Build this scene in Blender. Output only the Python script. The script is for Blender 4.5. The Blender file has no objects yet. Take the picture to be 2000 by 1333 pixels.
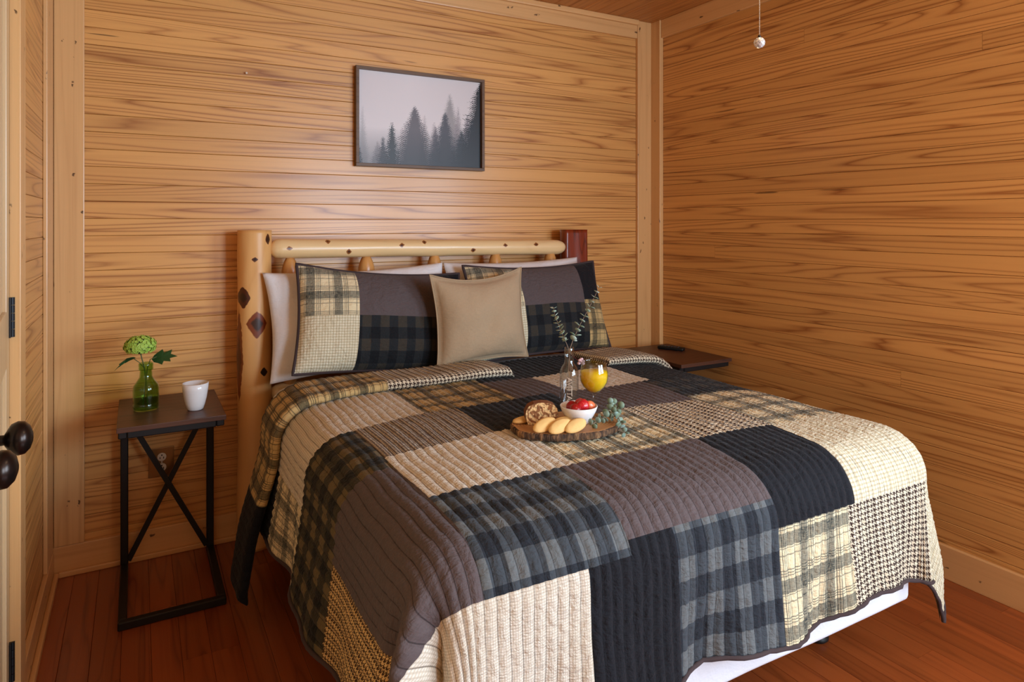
import bpy, bmesh, math, random
import numpy as np
from mathutils import Vector, Matrix, noise as mnoise
random.seed(7)
SC = bpy.context.scene
COL = SC.collection
PI = math.pi
# ------------------------------------------------------------------ camera, world, light, exposure
cam_d = bpy.data.cameras.new('camera'); cam = bpy.data.objects.new('camera', cam_d); COL.objects.link(cam)
YAW = math.atan2(733, 1310)
cam.location = (0, 0, 1.35)
cam.rotation_euler = (PI/2, 0, -YAW)
cam_d.sensor_width = 36; cam_d.lens = 1310/2000*36
cam_d.shift_y = -(666.5-437)/2000
cam_d.clip_start = .05
SC.camera = cam
w = bpy.data.worlds.new('world'); SC.world = w; w.use_nodes = True
w.node_tree.nodes['Background'].inputs[0].default_value = (.6, .75, 1, 1)
w.node_tree.nodes['Background'].inputs[1].default_value = .6
SC.view_settings.view_transform = 'Standard'; SC.view_settings.look = 'None'
SC.view_settings.gamma = 1; SC.view_settings.use_curve_mapping = False
SC.view_settings.exposure = 0.0
def area(name, loc, rot, sx, sy, power, color):
    l = bpy.data.lights.new(name, 'AREA'); l.shape = 'RECTANGLE'; l.size = sx; l.size_y = sy
    l.energy = power; l.color = color
    o = bpy.data.objects.new(name, l); COL.objects.link(o); o.location = loc; o.rotation_euler = rot
    return o
# daylight entering through the window in the right wall (beside the camera) and the small one behind it
area('daylight_window_right', (2.76, -.42, 1.46), (0, PI/2, 0), 1.2, 1.42, 112, (.62, .81, 1.0))
area('daylight_window_behind', (2.0, -1.56, 1.45), (PI/2, 0, 0), .92, 1.3, 84, (.62, .81, 1.0))
# warm bulbs of the ceiling fan, above the frame
area('fan_light', (1.21, 0.9, 2.12), (0, 0, 0), .3, .3, 3, (1.0, .76, .48))

# ------------------------------------------------------------------ helpers
def srgb(r, g, b):
    f = lambda c: (c/255/12.92) if c/255 <= .04045 else ((c/255+.055)/1.055)**2.4
    return (f(r), f(g), f(b), 1)
def link(o, parent=None):
    COL.objects.link(o)
    if parent: o.parent = parent
    return o
def empty(name, loc=(0, 0, 0), rz=0):
    o = bpy.data.objects.new(name, None); o.empty_display_size = .05
    o.location = loc; o.rotation_euler = (0, 0, rz); return link(o)
def tag(o, label, cat, group=None):
    o['label'] = label; o['category'] = cat
    if group: o['group'] = group
    return o
def struct(o, label=None):
    o['kind'] = 'structure'
    if label: o['label'] = label
    return o
def mesh_of(name, bm, mats, smooth=False):
    me = bpy.data.meshes.new(name); bm.normal_update(); bm.to_mesh(me); bm.free()
    for m in (mats if isinstance(mats, (list, tuple)) else [mats]): me.materials.append(m)
    if smooth:
        me.polygons.foreach_set('use_smooth', [True]*len(me.polygons))
    return me
def obj(name, bm, mats, parent=None, smooth=False, loc=None, rot=None):
    o = bpy.data.objects.new(name, mesh_of(name, bm, mats, smooth))
    if loc: o.location = loc
    if rot: o.rotation_euler = rot
    return link(o, parent)
def inst(name, me, parent=None, loc=(0, 0, 0), rot=(0, 0, 0), scale=None):
    o = bpy.data.objects.new(name, me); o.location = loc; o.rotation_euler = rot
    if scale: o.scale = scale
    return link(o, parent)
def box(bm, x0, x1, y0, y1, z0, z1, bev=0, mi=0):
    vs = [bm.verts.new(p) for p in ((x0,y0,z0),(x1,y0,z0),(x1,y1,z0),(x0,y1,z0),(x0,y0,z1),(x1,y0,z1),(x1,y1,z1),(x0,y1,z1))]
    fs = [bm.faces.new([vs[i] for i in q]) for q in ((0,3,2,1),(4,5,6,7),(0,1,5,4),(1,2,6,5),(2,3,7,6),(3,0,4,7))]
    for f in fs: f.material_index = mi
    if bev:
        es = list({e for f in fs for e in f.edges})
        bmesh.ops.bevel(bm, geom=es, offset=bev, segments=2, affect='EDGES', profile=.6)
    return bm
def boxo(name, dims, mat, parent=None, bev=0):
    bm = bmesh.new(); box(bm, *dims, bev=bev); return obj(name, bm, mat, parent)
def lathe(bm, prof, n=32, c=(0, 0), mi=0, cap0=True, cap1=True, wob=None):
    rings = []
    for r, z in prof:
        rings.append([bm.verts.new((c[0]+(r*(1+(wob(a, z) if wob else 0)))*math.cos(a), c[1]+(r*(1+(wob(a, z) if wob else 0)))*math.sin(a), z)) for a in [2*PI*i/n for i in range(n)]])
    for a, b in zip(rings, rings[1:]):
        for i in range(n):
            f = bm.faces.new((a[i], a[(i+1) % n], b[(i+1) % n], b[i])); f.material_index = mi
    if cap0 and prof[0][0] > 1e-5: bm.faces.new(rings[0][::-1]).material_index = mi
    if cap1 and prof[-1][0] > 1e-5: bm.faces.new(rings[-1]).material_index = mi
    return rings
def tube(bm, pts, rad, n=8, closed=False, mi=0, caps=True):
    pts = [Vector(p) for p in pts]; N = len(pts); rings = []
    prev = None
    for i, p in enumerate(pts):
        a = pts[(i-1) % N] if (closed or i > 0) else p
        b = pts[(i+1) % N] if (closed or i < N-1) else p
        d = (b-a).normalized()
        if prev is None:
            up = Vector((0, 0, 1)) if abs(d.z) < .9 else Vector((1, 0, 0))
            u = d.cross(up).normalized()
        else:
            u = (prev-d*prev.dot(d)).normalized()
        prev = u; v = d.cross(u)
        r = rad[i] if isinstance(rad, (list, tuple)) else rad
        rings.append([bm.verts.new(p+(u*math.cos(2*PI*k/n)+v*math.sin(2*PI*k/n))*r) for k in range(n)])
    for i in range(N if closed else N-1):
        a, b = rings[i], rings[(i+1) % N]
        for k in range(n):
            f = bm.faces.new((a[k], a[(k+1) % n], b[(k+1) % n], b[k])); f.material_index = mi
    if caps and not closed:
        bm.faces.new(rings[0][::-1]); bm.faces.new(rings[-1])
    return bm
def bar(name, a, b, w, d, mat, parent, up=(0, 1, 0)):
    """rectangular bar from a to b, w across, d along 'up'"""
    a, b = Vector(a), Vector(b); dr = (b-a).normalized(); upv = Vector(up); upv = (upv-dr*upv.dot(dr)).normalized(); s = dr.cross(upv)
    bm = bmesh.new(); vs = []
    for p in (a, b):
        for i, j in ((-1,-1),(1,-1),(1,1),(-1,1)): vs.append(bm.verts.new(p+s*w/2*i+upv*d/2*j))
    for q in ((0,3,2,1),(4,5,6,7),(0,1,5,4),(1,2,6,5),(2,3,7,6),(3,0,4,7)): bm.faces.new([vs[i] for i in q])
    bmesh.ops.recalc_face_normals(bm, faces=bm.faces)
    bmesh.ops.bevel(bm, geom=list(bm.edges), offset=min(w, d)*.12, segments=1, affect='EDGES')
    return obj(name, bm, mat, parent)

# ------------------------------------------------------------------ node helper
class NT:
    def __init__(s, name, rough=.5, spec=.5):
        s.m = bpy.data.materials.new(name); s.m.use_nodes = True; s.t = s.m.node_tree; s.n = s.t.nodes
        s.b = s.n['Principled BSDF']; s.b.inputs['Roughness'].default_value = rough
        s.b.inputs['Specular IOR Level'].default_value = spec
    def put(s, inp, v):
        if hasattr(v, 'is_linked') or isinstance(v, bpy.types.NodeSocket): s.t.links.new(v, inp)
        else: inp.default_value = v
    def math(s, op, a, b=None, c=None, clamp=False):
        x = s.n.new('ShaderNodeMath'); x.operation = op; x.use_clamp = clamp
        s.put(x.inputs[0], a)
        if b is not None: s.put(x.inputs[1], b)
        if c is not None: s.put(x.inputs[2], c)
        return x.outputs[0]
    def vec(s, op, a, b=None):
        x = s.n.new('ShaderNodeVectorMath'); x.operation = op; s.put(x.inputs[0], a)
        if b is not None: s.put(x.inputs[1], b)
        return x.outputs['Value'] if op in ('LENGTH', 'DISTANCE', 'DOT_PRODUCT') else x.outputs[0]
    def coord(s, k='Object'): return s.n.new('ShaderNodeTexCoord').outputs[k]
    def rnd(s): return s.n.new('ShaderNodeObjectInfo').outputs['Random']
    def noise(s, v, scale=5, detail=2, rough=.5, dist=0):
        x = s.n.new('ShaderNodeTexNoise'); s.put(x.inputs['Vector'], v); x.inputs['Scale'].default_value = scale
        x.inputs['Detail'].default_value = detail; x.inputs['Roughness'].default_value = rough; x.inputs['Distortion'].default_value = dist
        return x.outputs['Fac']
    def vor(s, v, scale=5, feat='F1'):
        x = s.n.new('ShaderNodeTexVoronoi'); x.feature = feat; s.put(x.inputs['Vector'], v); x.inputs['Scale'].default_value = scale
        return x.outputs['Distance']
    def ramp(s, f, stops, interp='LINEAR'):
        x = s.n.new('ShaderNodeValToRGB'); x.color_ramp.interpolation = interp; e = x.color_ramp.elements
        while len(e) < len(stops): e.new(.5)
        for i, (p, c) in enumerate(stops):
            e[i].position = p; e[i].color = c if isinstance(c, (tuple, list)) else (c, c, c, 1)
        s.put(x.inputs[0], f); return x.outputs[0]
    def mix(s, f, a, b, mode='MIX'):
        x = s.n.new('ShaderNodeMix'); x.data_type = 'RGBA'; x.blend_type = mode
        s.put(x.inputs['Factor'], f); s.put(x.inputs[6], a); s.put(x.inputs[7], b); return x.outputs[2]
    def comb(s, x=0., y=0., z=0.):
        n = s.n.new('ShaderNodeCombineXYZ'); s.put(n.inputs[0], x); s.put(n.inputs[1], y); s.put(n.inputs[2], z); return n.outputs[0]
    def sep(s, v):
        n = s.n.new('ShaderNodeSeparateXYZ'); s.put(n.inputs[0], v); return n.outputs
    def color(s, c): s.put(s.b.inputs['Base Color'], c)
    def bump(s, h, strength=.3, dist=.002):
        x = s.n.new('ShaderNodeBump'); x.inputs['Strength'].default_value = strength; x.inputs['Distance'].default_value = dist
        s.put(x.inputs['Height'], h); s.t.links.new(x.outputs[0], s.b.inputs['Normal'])

def plain(name, col, rough=.5, metal=0, spec=.5, **kw):
    t = NT(name, rough, spec)
    c = t.coord(); f = t.noise(c, 60, 3)
    t.color(t.mix(t.math('MULTIPLY', f, .25), col, tuple(x*.75 for x in col[:3])+(1,)))
    t.b.inputs['Metallic'].default_value = metal
    for k, v in kw.items(): t.b.inputs[k.replace('_', ' ')].default_value = v
    return t.m

def wood(name, light, dark, axis='X', rings=8, along=.75, across=13, rough=.34, knots=0, contrast=.8, vary=.35, fibre=.35, coat=0.0, spots=(), red=None, rscale=1.0, crack=0.0):
    """grain runs along the given local axis"""
    t = NT(name, rough)
    r = t.rnd(); off = t.comb(t.math('MULTIPLY', r, 37.), t.math('MULTIPLY', r, 91.), t.math('MULTIPLY', r, 53.))
    p0 = t.coord(); p = t.vec('ADD', p0, off)
    sc = {'X': (along, across, across), 'Y': (across, along, across), 'Z': (across, across, along)}[axis]
    q = t.vec('MULTIPLY', p, sc)
    n1 = t.noise(q, 1, 1.6, .42, .25)
    fr = t.math('FRACT', t.math('MULTIPLY', n1, rings*1.0))
    line = t.ramp(fr, [(0, 1.), (.07, .5), (.2, .12), (.5, .0), (.78, .12), (.93, .6), (1, 1.)])
    fs = {'X': (3, 260, 260), 'Y': (260, 3, 260), 'Z': (260, 260, 3)}[axis]
    fib = t.noise(t.vec('MULTIPLY', p, fs), 1, 2, .6)
    fs2 = {'X': (.9, 60, 60), 'Y': (60, .9, 60), 'Z': (60, 60, .9)}[axis]
    fib2 = t.noise(t.vec('MULTIPLY', p, fs2), 1, 2, .6)
    mask = t.ramp(t.noise(t.vec('MULTIPLY', q, (.6, .6, .6)), 1, 1), [(.3, .55), (.65, 1.)])
    f = t.math('MULTIPLY', t.math('MULTIPLY', line, mask), contrast)
    f = t.math('ADD', f, t.math('MULTIPLY', t.math('SUBTRACT', fib, .5), fibre*.6))
    f = t.math('ADD', f, t.math('MULTIPLY', t.math('SUBTRACT', fib2, .5), fibre*1.5), clamp=True)
    c = t.mix(f, light, dark)
    r2 = t.math('FRACT', t.math('MULTIPLY', r, 7.31))
    tint = red or tuple(x*y for x, y in zip(light[:3], (.78, .62, .5)))+(1,)
    c = t.mix(t.math('MULTIPLY', t.math('POWER', r2, 2.2), vary), c, t.mix(.5, c, tint))
    br = t.math('ADD', t.math('MULTIPLY', t.math('FRACT', t.math('MULTIPLY', r, 13.7)), vary*.42), 1-vary*.21)
    c = t.mix(1., c, t.comb(br, br, br), 'MULTIPLY')
    if knots:
        ks = {'X': (3.2, 9, 9), 'Y': (9, 3.2, 9), 'Z': (9, 9, 3.2)}[axis]
        ks = tuple(k*rscale for k in ks)
        wv = t.vec('ADD', t.vec('MULTIPLY', p, ks), t.math('MULTIPLY', t.noise(p, 40, 2), .25))
        k = t.vor(wv, knots)
        c = t.mix(t.ramp(k, [(0, 1.), (.07, .85), (.12, 0.)]), c, tuple(x*.16 for x in dark[:3])+(1,))
    if crack:
        cv = {'X': (1.6, 30, 30), 'Z': (30, 30, 1.6), 'Y': (30, 1.6, 30)}[axis]
        k2 = t.noise(t.vec('MULTIPLY', p, cv), 1, 2, .5)
        c = t.mix(t.ramp(k2, [(.0, 0.), (.745, 0.), (.765, crack)]), c, tuple(x*.12 for x in dark[:3])+(1,))
    for (cx, cy, cz, rx, ry, rz, inner, outer) in spots:
        wob = t.vec('ADD', p0, t.vec('MULTIPLY', t.comb(t.noise(p0, 35, 2), 0., t.noise(p0, 22, 2)), (.012, 0, .02)))
        q3 = t.sep(t.vec('ABSOLUTE', t.vec('DIVIDE', t.vec('SUBTRACT', wob, (cx+.006, cy, cz+.01)), (rx, ry, rz))))
        sm = t.math('ADD', t.math('ADD', t.math('POWER', q3[0], 1.35), t.math('POWER', q3[1], 2.)), t.math('POWER', q3[2], 1.1))
        dd = t.math('POWER', sm, .8)
        c = t.mix(t.ramp(dd, [(0, 1.), (.93, 1.), (1., 0.)]), c, outer)
        c = t.mix(t.ramp(dd, [(0, 1.), (.42, 1.), (.62, 0.)]), c, inner)
    t.color(c)
    t.bump(t.math('ADD', fib, t.math('MULTIPLY', line, .6)), .18, .0012)
    if coat:
        t.b.inputs['Coat Weight'].default_value = coat; t.b.inputs['Coat Roughness'].default_value = .18
    return t.m

# ------------------------------------------------------------------ materials
PINE_L, PINE_D = srgb(220, 162, 92), srgb(144, 80, 32)
M = {}
M['pine'] = wood('pine_board', PINE_L, PINE_D, 'X', rings=17, along=.34, across=9.5, rough=.36, contrast=.86, coat=.12, crack=.7, fibre=.22)
M['pine_ceiling'] = wood('pine_ceiling', srgb(196, 132, 66), PINE_D, 'X', rings=11, along=.4, across=10, rough=.45)
M['trim_z'] = wood('pine_trim_upright', srgb(226, 176, 116), srgb(170, 108, 54), 'Z', rings=5, along=.5, across=12, contrast=.3, vary=.15, knots=2.8, coat=.2)
M['trim_x'] = wood('pine_trim_level', srgb(226, 176, 116), srgb(170, 108, 54), 'X', rings=5, along=.5, across=12, contrast=.3, vary=.15, knots=2.2, coat=.2)
M['floor'] = wood('cherry_floor', srgb(152, 76, 34), srgb(88, 38, 17), 'X', rings=6, along=.9, across=12, rough=.26, contrast=.5, vary=.75, fibre=.4, coat=.3, red=srgb(104, 40, 18))
M['backing'] = plain('dark_wood_backing', srgb(96, 54, 24), .8)
M['door'] = wood('door_pine', srgb(214, 184, 140), srgb(176, 130, 80), 'Z', rings=4, along=.5, across=10, contrast=.3, vary=.1, coat=.2)
M['walnut'] = wood('table_walnut', srgb(88, 54, 38), srgb(44, 24, 17), 'X', rings=5, along=2, across=20, rough=.42, contrast=.7, vary=.1)
M['black_metal'] = plain('black_powder_metal', srgb(20, 18, 18), .5, 0, .4)
M['bronze'] = plain('dark_bronze', srgb(52, 44, 40), .28, .85)
M['iron'] = plain('black_iron', srgb(36, 36, 38), .4, .6)
M['frame_wood'] = wood('picture_frame_wood', srgb(104, 76, 50), srgb(60, 38, 22), 'X', rings=4, along=3, across=30, contrast=.6, rough=.5)
RK, KK = srgb(96, 44, 16), srgb(34, 14, 8)
post_spots = [(.0, -.062, .935, .042, .06, .058, srgb(60, 30, 16), srgb(128, 58, 24)),
              (-.052, -.045, 1.045, .03, .06, .046, srgb(48, 22, 12), srgb(78, 34, 16)),
              (-.008, -.062, 1.20, .012, .05, .013, KK, srgb(90, 42, 16)),
              (.046, -.05, 1.285, .012, .05, .026, KK, srgb(80, 38, 16)),
              (.028, -.06, .735, .015, .05, .020, KK, KK),
              (-.064, -.03, .80, .014, .07, .20, srgb(90, 40, 14), srgb(130, 66, 26)),
              (.05, -.05, .45, .010, .05, .10, srgb(90, 40, 14), srgb(120, 60, 22)),
              (.02, -.06, .13, .008, .05, .05, srgb(130, 70, 30), srgb(150, 86, 40))]
M['log'] = wood('peeled_cedar_log', srgb(226, 172, 106), srgb(196, 132, 68), 'Z', rings=4, along=.8, across=6, contrast=.45, vary=.05, fibre=.25, rough=.42, coat=.05, spots=post_spots)
M['log_plain'] = wood('peeled_cedar_spindle', srgb(206, 148, 84), srgb(160, 96, 44), 'Z', rings=4, along=1, across=8, contrast=.5, vary=.2, fibre=.3, coat=.2)
rail_spots = [(x, -.036, z, .014, .03, .011, srgb(70, 36, 18), srgb(150, 92, 46)) for x, z in ((.02+.055, .004), (.33, -.013), (.575, .014), (.69, .03), (.94, -.008), (1.12, .012), (1.30, .017), (.24, .03))]
M['log_rail'] = wood('peeled_cedar_rail', srgb(238, 204, 150), srgb(206, 156, 96), 'X', rings=4, along=1, across=8, contrast=.35, vary=.05, fibre=.2, coat=.2, spots=rail_spots)
M['red_split'] = wood('red_cedar_heartwood', srgb(128, 46, 20), srgb(60, 18, 8), 'Z', rings=7, along=1.6, across=14, contrast=.9, vary=.05, rough=.3, coat=.4, rscale=2)

def fabric_base(name, rough=.85, scale_bump=1.0, stitch=True):
    t = NT(name, rough, .18)
    t.b.inputs['Sheen Weight'].default_value = .05
    uv = t.coord('UV'); t.uv = uv
    u, v, _ = t.sep(uv)
    t.u, t.v = u, v
    weave = t.math('MULTIPLY', t.math('SINE', t.math('MULTIPLY', u, 2600.)), t.math('SINE', t.math('MULTIPLY', v, 2600.)))
    wr = t.noise(uv, 26, 4, .62, .6)
    wr2 = t.noise(t.vec('MULTIPLY', uv, (1, 2.2, 1)), 46, 2, .5, .5)
    h = t.math('ADD', t.math('MULTIPLY', wr, 1.), t.math('MULTIPLY', wr2, .45))
    t.bump(h, .75*scale_bump, .011)
    t.wr = wr
    t.slub = t.math('ADD', t.math('MULTIPLY', t.noise(t.vec('MULTIPLY', uv, (700, 60, 1)), 1, 2), .5), t.math('MULTIPLY', t.noise(t.vec('MULTIPLY', uv, (60, 700, 1)), 1, 2), .5))
    if stitch:       # quilting thread, with crease shade put into the channel seam colour
        w1 = t.math('MULTIPLY', t.math('SINE', t.math('ADD', t.math('MULTIPLY', v, 9.), 1.)), .0030)
        w2 = t.math('MULTIPLY', t.math('SINE', t.math('ADD', t.math('MULTIPLY', v, 31.), t.math('MULTIPLY', u, 11.))), .0016)
        f = t.math('FRACT', t.math('DIVIDE', t.math('ADD', u, t.math('ADD', w1, w2)), .0272))
        m = t.math('SUBTRACT', .5, t.math('ABSOLUTE', t.math('SUBTRACT', f, .5)))
        m = t.math('MULTIPLY', t.ramp(m, [(0, .78), (.022, .7), (.05, 0.)]), t.math('LESS_THAN', u, 50.))
        base_color = t.color
        def col(c): base_color(t.mix(m, c, t.mix(1., c, (.22, .20, .20, 1), 'MULTIPLY')))
        t.color = col
    return t
def solid(name, c, c2=None, **k):
    t = fabric_base(name, **k)
    t.color(t.mix(t.ramp(t.slub, [(.3, 0.), (.7, 1.)]), c, c2 or tuple(x*1.35 for x in c[:3])+(1,)))
    return t.m
def fr(t, x, per, off=0.): return t.math('FRACT', t.math('ADD', t.math('MULTIPLY', x, 1/per), off))
def buffalo(name, per, c0, c1, c2):
    t = fabric_base(name)
    a = t.math('GREATER_THAN', fr(t, t.u, per), .5); b = t.math('GREATER_THAN', fr(t, t.v, per*1.25), .5)
    s = t.math('MULTIPLY', t.math('ADD', a, b), .5)
    c = t.ramp(s, [(0, c0), (.25, c1), (.75, c2)], 'CONSTANT')
    c = t.mix(t.ramp(t.slub, [(.42, 0.), (.62, .22)]), c, c1)
    t.color(c); return t.m
def tartan(name, per, base, mid, dark, line):
    t = fabric_base(name)
    def band(x, off):
        f = fr(t, x, per, off)
        b = t.ramp(f, [(0, 1.), (.30, 0.), (.36, .75), (.385, 0.), (.42, .75), (.445, 0.), (.48, .75), (.505, 0.), (.80, .6), (.83, 0.), (.95, .6), (.975, 0.)], 'CONSTANT')
        return b
    s = t.math('MULTIPLY', t.math('ADD', band(t.u, .1), band(t.v, .35)), .5)
    c = t.ramp(s, [(0, base), (.36, mid), (.6, mid), (.85, dark)])
    c = t.mix(t.ramp(t.slub, [(.44, 0.), (.6, .35)]), c, line)
    t.color(c); return t.m
def gingham(name, per, base, lines, dark, amt=.5):
    t = fabric_base(name)
    a = t.math('GREATER_THAN', fr(t, t.u, per), .58); b = t.math('GREATER_THAN', fr(t, t.v, per), .58)
    s = t.math('MULTIPLY', t.math('ADD', a, b), .5)
    c = t.ramp(s, [(0, base), (.25, lines), (.75, dark)], 'CONSTANT')
    c = t.mix(amt, base, c)
    c = t.mix(t.ramp(t.noise(t.uv, 7, 2), [(.45, 0.), (.7, .25)]), c, lines)
    t.color(c); return t.m
def hounds(name, per, ca, cb):
    t = fabric_base(name)
    U = t.math('MULTIPLY', t.u, 8/per); V = t.math('MULTIPLY', t.v, 8/per)
    A = t.math('LESS_THAN', t.math('FLOORED_MODULO', U, 8.), 4.)
    B = t.math('LESS_THAN', t.math('FLOORED_MODULO', V, 8.), 4.)
    T = t.math('LESS_THAN', t.math('FLOORED_MODULO', t.math('ADD', U, V), 4.), 2.)
    s = t.math('ADD', t.math('MULTIPLY', A, T), t.math('MULTIPLY', B, t.math('SUBTRACT', 1., T)))
    t.color(t.mix(s, ca, cb)); return t.m
F = {}
F['BK'] = solid('cotton_black', srgb(19, 20, 25))
F['BR'] = solid('cotton_umber', srgb(82, 70, 69), srgb(94, 83, 83))
F['CR'] = gingham('cotton_cream_fleck', .0055, srgb(222, 214, 200), srgb(186, 170, 142), srgb(158, 144, 126), .6)
F['GG'] = gingham('cotton_cream_gingham', .0105, srgb(226, 218, 194), srgb(194, 180, 144), srgb(158, 140, 106), .75)
F['HT'] = hounds('cotton_houndstooth', .0150, srgb(222, 208, 180), srgb(62, 46, 40))
F['HG'] = gingham('cotton_brown_micro_check', .0085, srgb(196, 182, 158), srgb(96, 80, 72), srgb(52, 42, 40), .95)
F['HY'] = hounds('cotton_houndstooth_tan', .0120, srgb(214, 176, 116), srgb(70, 48, 28))
F['BU'] = buffalo('cotton_buffalo_olive', .075, srgb(17, 19, 18), srgb(54, 49, 35), srgb(104, 88, 58))
F['BB'] = buffalo('cotton_buffalo_slate', .085, srgb(30, 34, 41), srgb(60, 65, 70), srgb(98, 101, 101))
F['BD'] = buffalo('cotton_buffalo_dark', .075, srgb(18, 20, 24), srgb(34, 36, 38), srgb(60, 54, 46))
F['PL'] = tartan('cotton_tartan_cream', .105, srgb(226, 208, 168), srgb(120, 116, 100), srgb(46, 54, 54), srgb(212, 196, 160))
F['PY'] = tartan('cotton_tartan_tan', .10, srgb(196, 166, 112), srgb(96, 88, 66), srgb(36, 40, 38), srgb(176, 146, 96))
F['BIND'] = solid('cotton_binding', srgb(62, 50, 50), stitch=False)
F['WHITE'] = solid('white_cotton_sheet', srgb(226, 222, 222), srgb(232, 228, 228), scale_bump=.35, stitch=False)
F['BOX'] = solid('white_box_cover', srgb(226, 230, 238), srgb(232, 234, 240), scale_bump=.25, stitch=False)
F['TAN'] = solid('tan_velvet', srgb(166, 141, 112), srgb(178, 153, 122), scale_bump=.35, stitch=False)
FN = {'BK': 'black', 'BR': 'umber brown', 'CR': 'cream flecked', 'GG': 'cream gingham', 'HT': 'black and cream houndstooth', 'HG': 'brown micro check',
      'HY': 'tan houndstooth', 'BU': 'olive and black buffalo check', 'BB': 'slate buffalo check', 'BD': 'dark buffalo check', 'PL': 'cream and black tartan', 'PY': 'tan and black tartan'}

# ------------------------------------------------------------------ room
XW, YW, ZC, XL_ = 2.696, 3.094, 2.542, -.29       # right wall, back wall, ceiling, left wall faces
PIT, ZJ = .0682, 1.302
def board_me(name, L, W, T, mat, ch=.0013):
    """board along local x from 0..L, width along z centred, front face at y=0 facing -y, thickness T behind"""
    bm = bmesh.new(); h = W/2
    prof = [(T, -h), (ch, -h), (0, -h+ch*1.2), (0, h-ch*1.2), (ch, h), (T, h)]
    a = [bm.verts.new((0, y, z)) for y, z in prof]; b = [bm.verts.new((L, y, z)) for y, z in prof]
    n = len(prof)
    for i in range(n): bm.faces.new((a[i], a[(i+1) % n], b[(i+1) % n], b[i]))
    bm.faces.new(a[::-1]); bm.faces.new(b)
    bmesh.ops.recalc_face_normals(bm, faces=bm.faces)
    return mesh_of(name, bm, mat)
wall_back = struct(boxo('wall_back', (XL_-.16, XW+.1, YW+.012, YW+.1, -.05, ZC+.05), M['backing']))
WY0, WY1, WZ0, WZ1 = -1.15, .32, .84, 2.08          # opening of the side window
bm = bmesh.new()
box(bm, XW+.012, XW+.1, -1.62, WY0, -.05, ZC+.05); box(bm, XW+.012, XW+.1, WY1, YW+.012, -.05, ZC+.05)
box(bm, XW+.012, XW+.1, WY0, WY1, -.05, WZ0); box(bm, XW+.012, XW+.1, WY0, WY1, WZ1, ZC+.05)
wall_right = struct(obj('wall_right', bm, M['backing']))
wall_left = struct(boxo('wall_left', (XL_-.16, XL_-.075, -1.62, YW+.012, -.05, ZC+.05), M['backing']))
ceiling = struct(boxo('ceiling', (XL_-.16, XW+.1, -1.7, YW+.1, ZC+.012, ZC+.1), M['backing']))
floor = struct(boxo('floor', (XL_-.16, XW+.1, -1.7, YW+.1, -.08, -.012), M['backing']))
# front wall (behind the camera) with two window openings
wf = bmesh.new()
for d in ((XL_-.16, 1.52), (2.48, XW+.1)):
    box(wf, d[0], d[1], -1.7, -1.6, -.05, ZC+.05)
box(wf, 1.52, 2.48, -1.7, -1.6, -.05, .78); box(wf, 1.52, 2.48, -1.7, -1.6, 2.12, ZC+.05)
wall_front = struct(obj('wall_front', wf, M['trim_x']))
def window(name, hw, hh, loc, rz):
    r = struct(empty(name, loc, rz)); bm = bmesh.new()
    box(bm, -hw-.07, -hw, 0, .02, -.07, hh+.07); box(bm, hw, hw+.07, 0, .02, -.07, hh+.07)
    box(bm, -hw, hw, 0, .02, hh, hh+.07); box(bm, -hw, hw, 0, .03, -.07, 0)
    obj('window_frame', bm, M['trim_x'], r)
    bm = bmesh.new(); box(bm, -.012, .012, -.04, -.02, 0, hh); obj('sash_bar', bm, M['trim_x'], r)
    bm = bmesh.new(); box(bm, -hw, hw, -.041, -.019, hh/2-.015, hh/2+.015); obj('sash_bar', bm, M['trim_x'], r)
window('window_1', .48, 1.34, (2.0, -1.6, .78), 0)
window('window_2', (WY1-WY0)/2, WZ1-WZ0, (XW, (WY0+WY1)/2, WZ0), PI/2)
ks = range(-18, 18)
me_b = board_me('board', XW-XL_, PIT-.0012, .012, M['pine'])
for k in ks:
    z = ZJ+PIT*(k+.5)
    if z > ZC-.02 or z < .03: continue
    inst('board', me_b, wall_back, (XL_, YW, z))
me_r = {}
def rboard(L):
    if L not in me_r: me_r[L] = board_me('board', L, PIT-.0012, .012, M['pine'])
    return me_r[L]
JO = {10: 1.30, 13: 2.05, 3: .55, -2: 2.6, 7: -.2, -9: 1.6, 16: .9}
for k in ks:
    z = ZJ+PIT*(k+.5)
    if z > ZC-.02 or z < .03: continue
    tot = YW+1.6
    j = JO.get(k)
    segs = [(YW, -1.6)] if j is None else [(YW, j), (j-.001, -1.6)]
    if WZ0-.03 < z < WZ1+.03:               # boards stop at the window opening
        segs = [(a, b) for a, b in ([(YW, j), (j-.001, WY1)] if j and j > WY1+.1 else [(YW, WY1)])]+[(WY0, -1.6)]
    for a, b in segs:                       # local +x runs towards -y, face looks to -x
        inst('board', rboard(round(a-b, 3)), wall_right, (XW, a, z), (0, 0, -PI/2))
me_l1 = board_me('board', YW-2.24, PIT-.0012, .05, M['pine']); me_l2 = board_me('board', 2.2, PIT-.0012, .05, M['pine'])
for k in ks:
    z = ZJ+PIT*(k+.5)
    if z > ZC-.02 or z < .03: continue
    inst('board', me_l1, wall_left, (XL_, 2.24, z), (0, 0, PI/2))
    inst('board', me_l2, wall_left, (XL_, -1.6, z), (0, 0, PI/2))
me_c = board_me('board', YW+1.6, .088, .012, M['pine_ceiling'])
nx = int((XW-XL_+.06)/.09)+1
for i in range(nx):                         # ceiling boards run towards the back wall, face looks down
    o = inst('board', me_c, ceiling); x = XW-.045-.09*i
    o.matrix_world = Matrix(((0, 0, 1, x), (1, 0, 0, -1.6), (0, 1, 0, ZC), (0, 0, 0, 1)))
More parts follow.
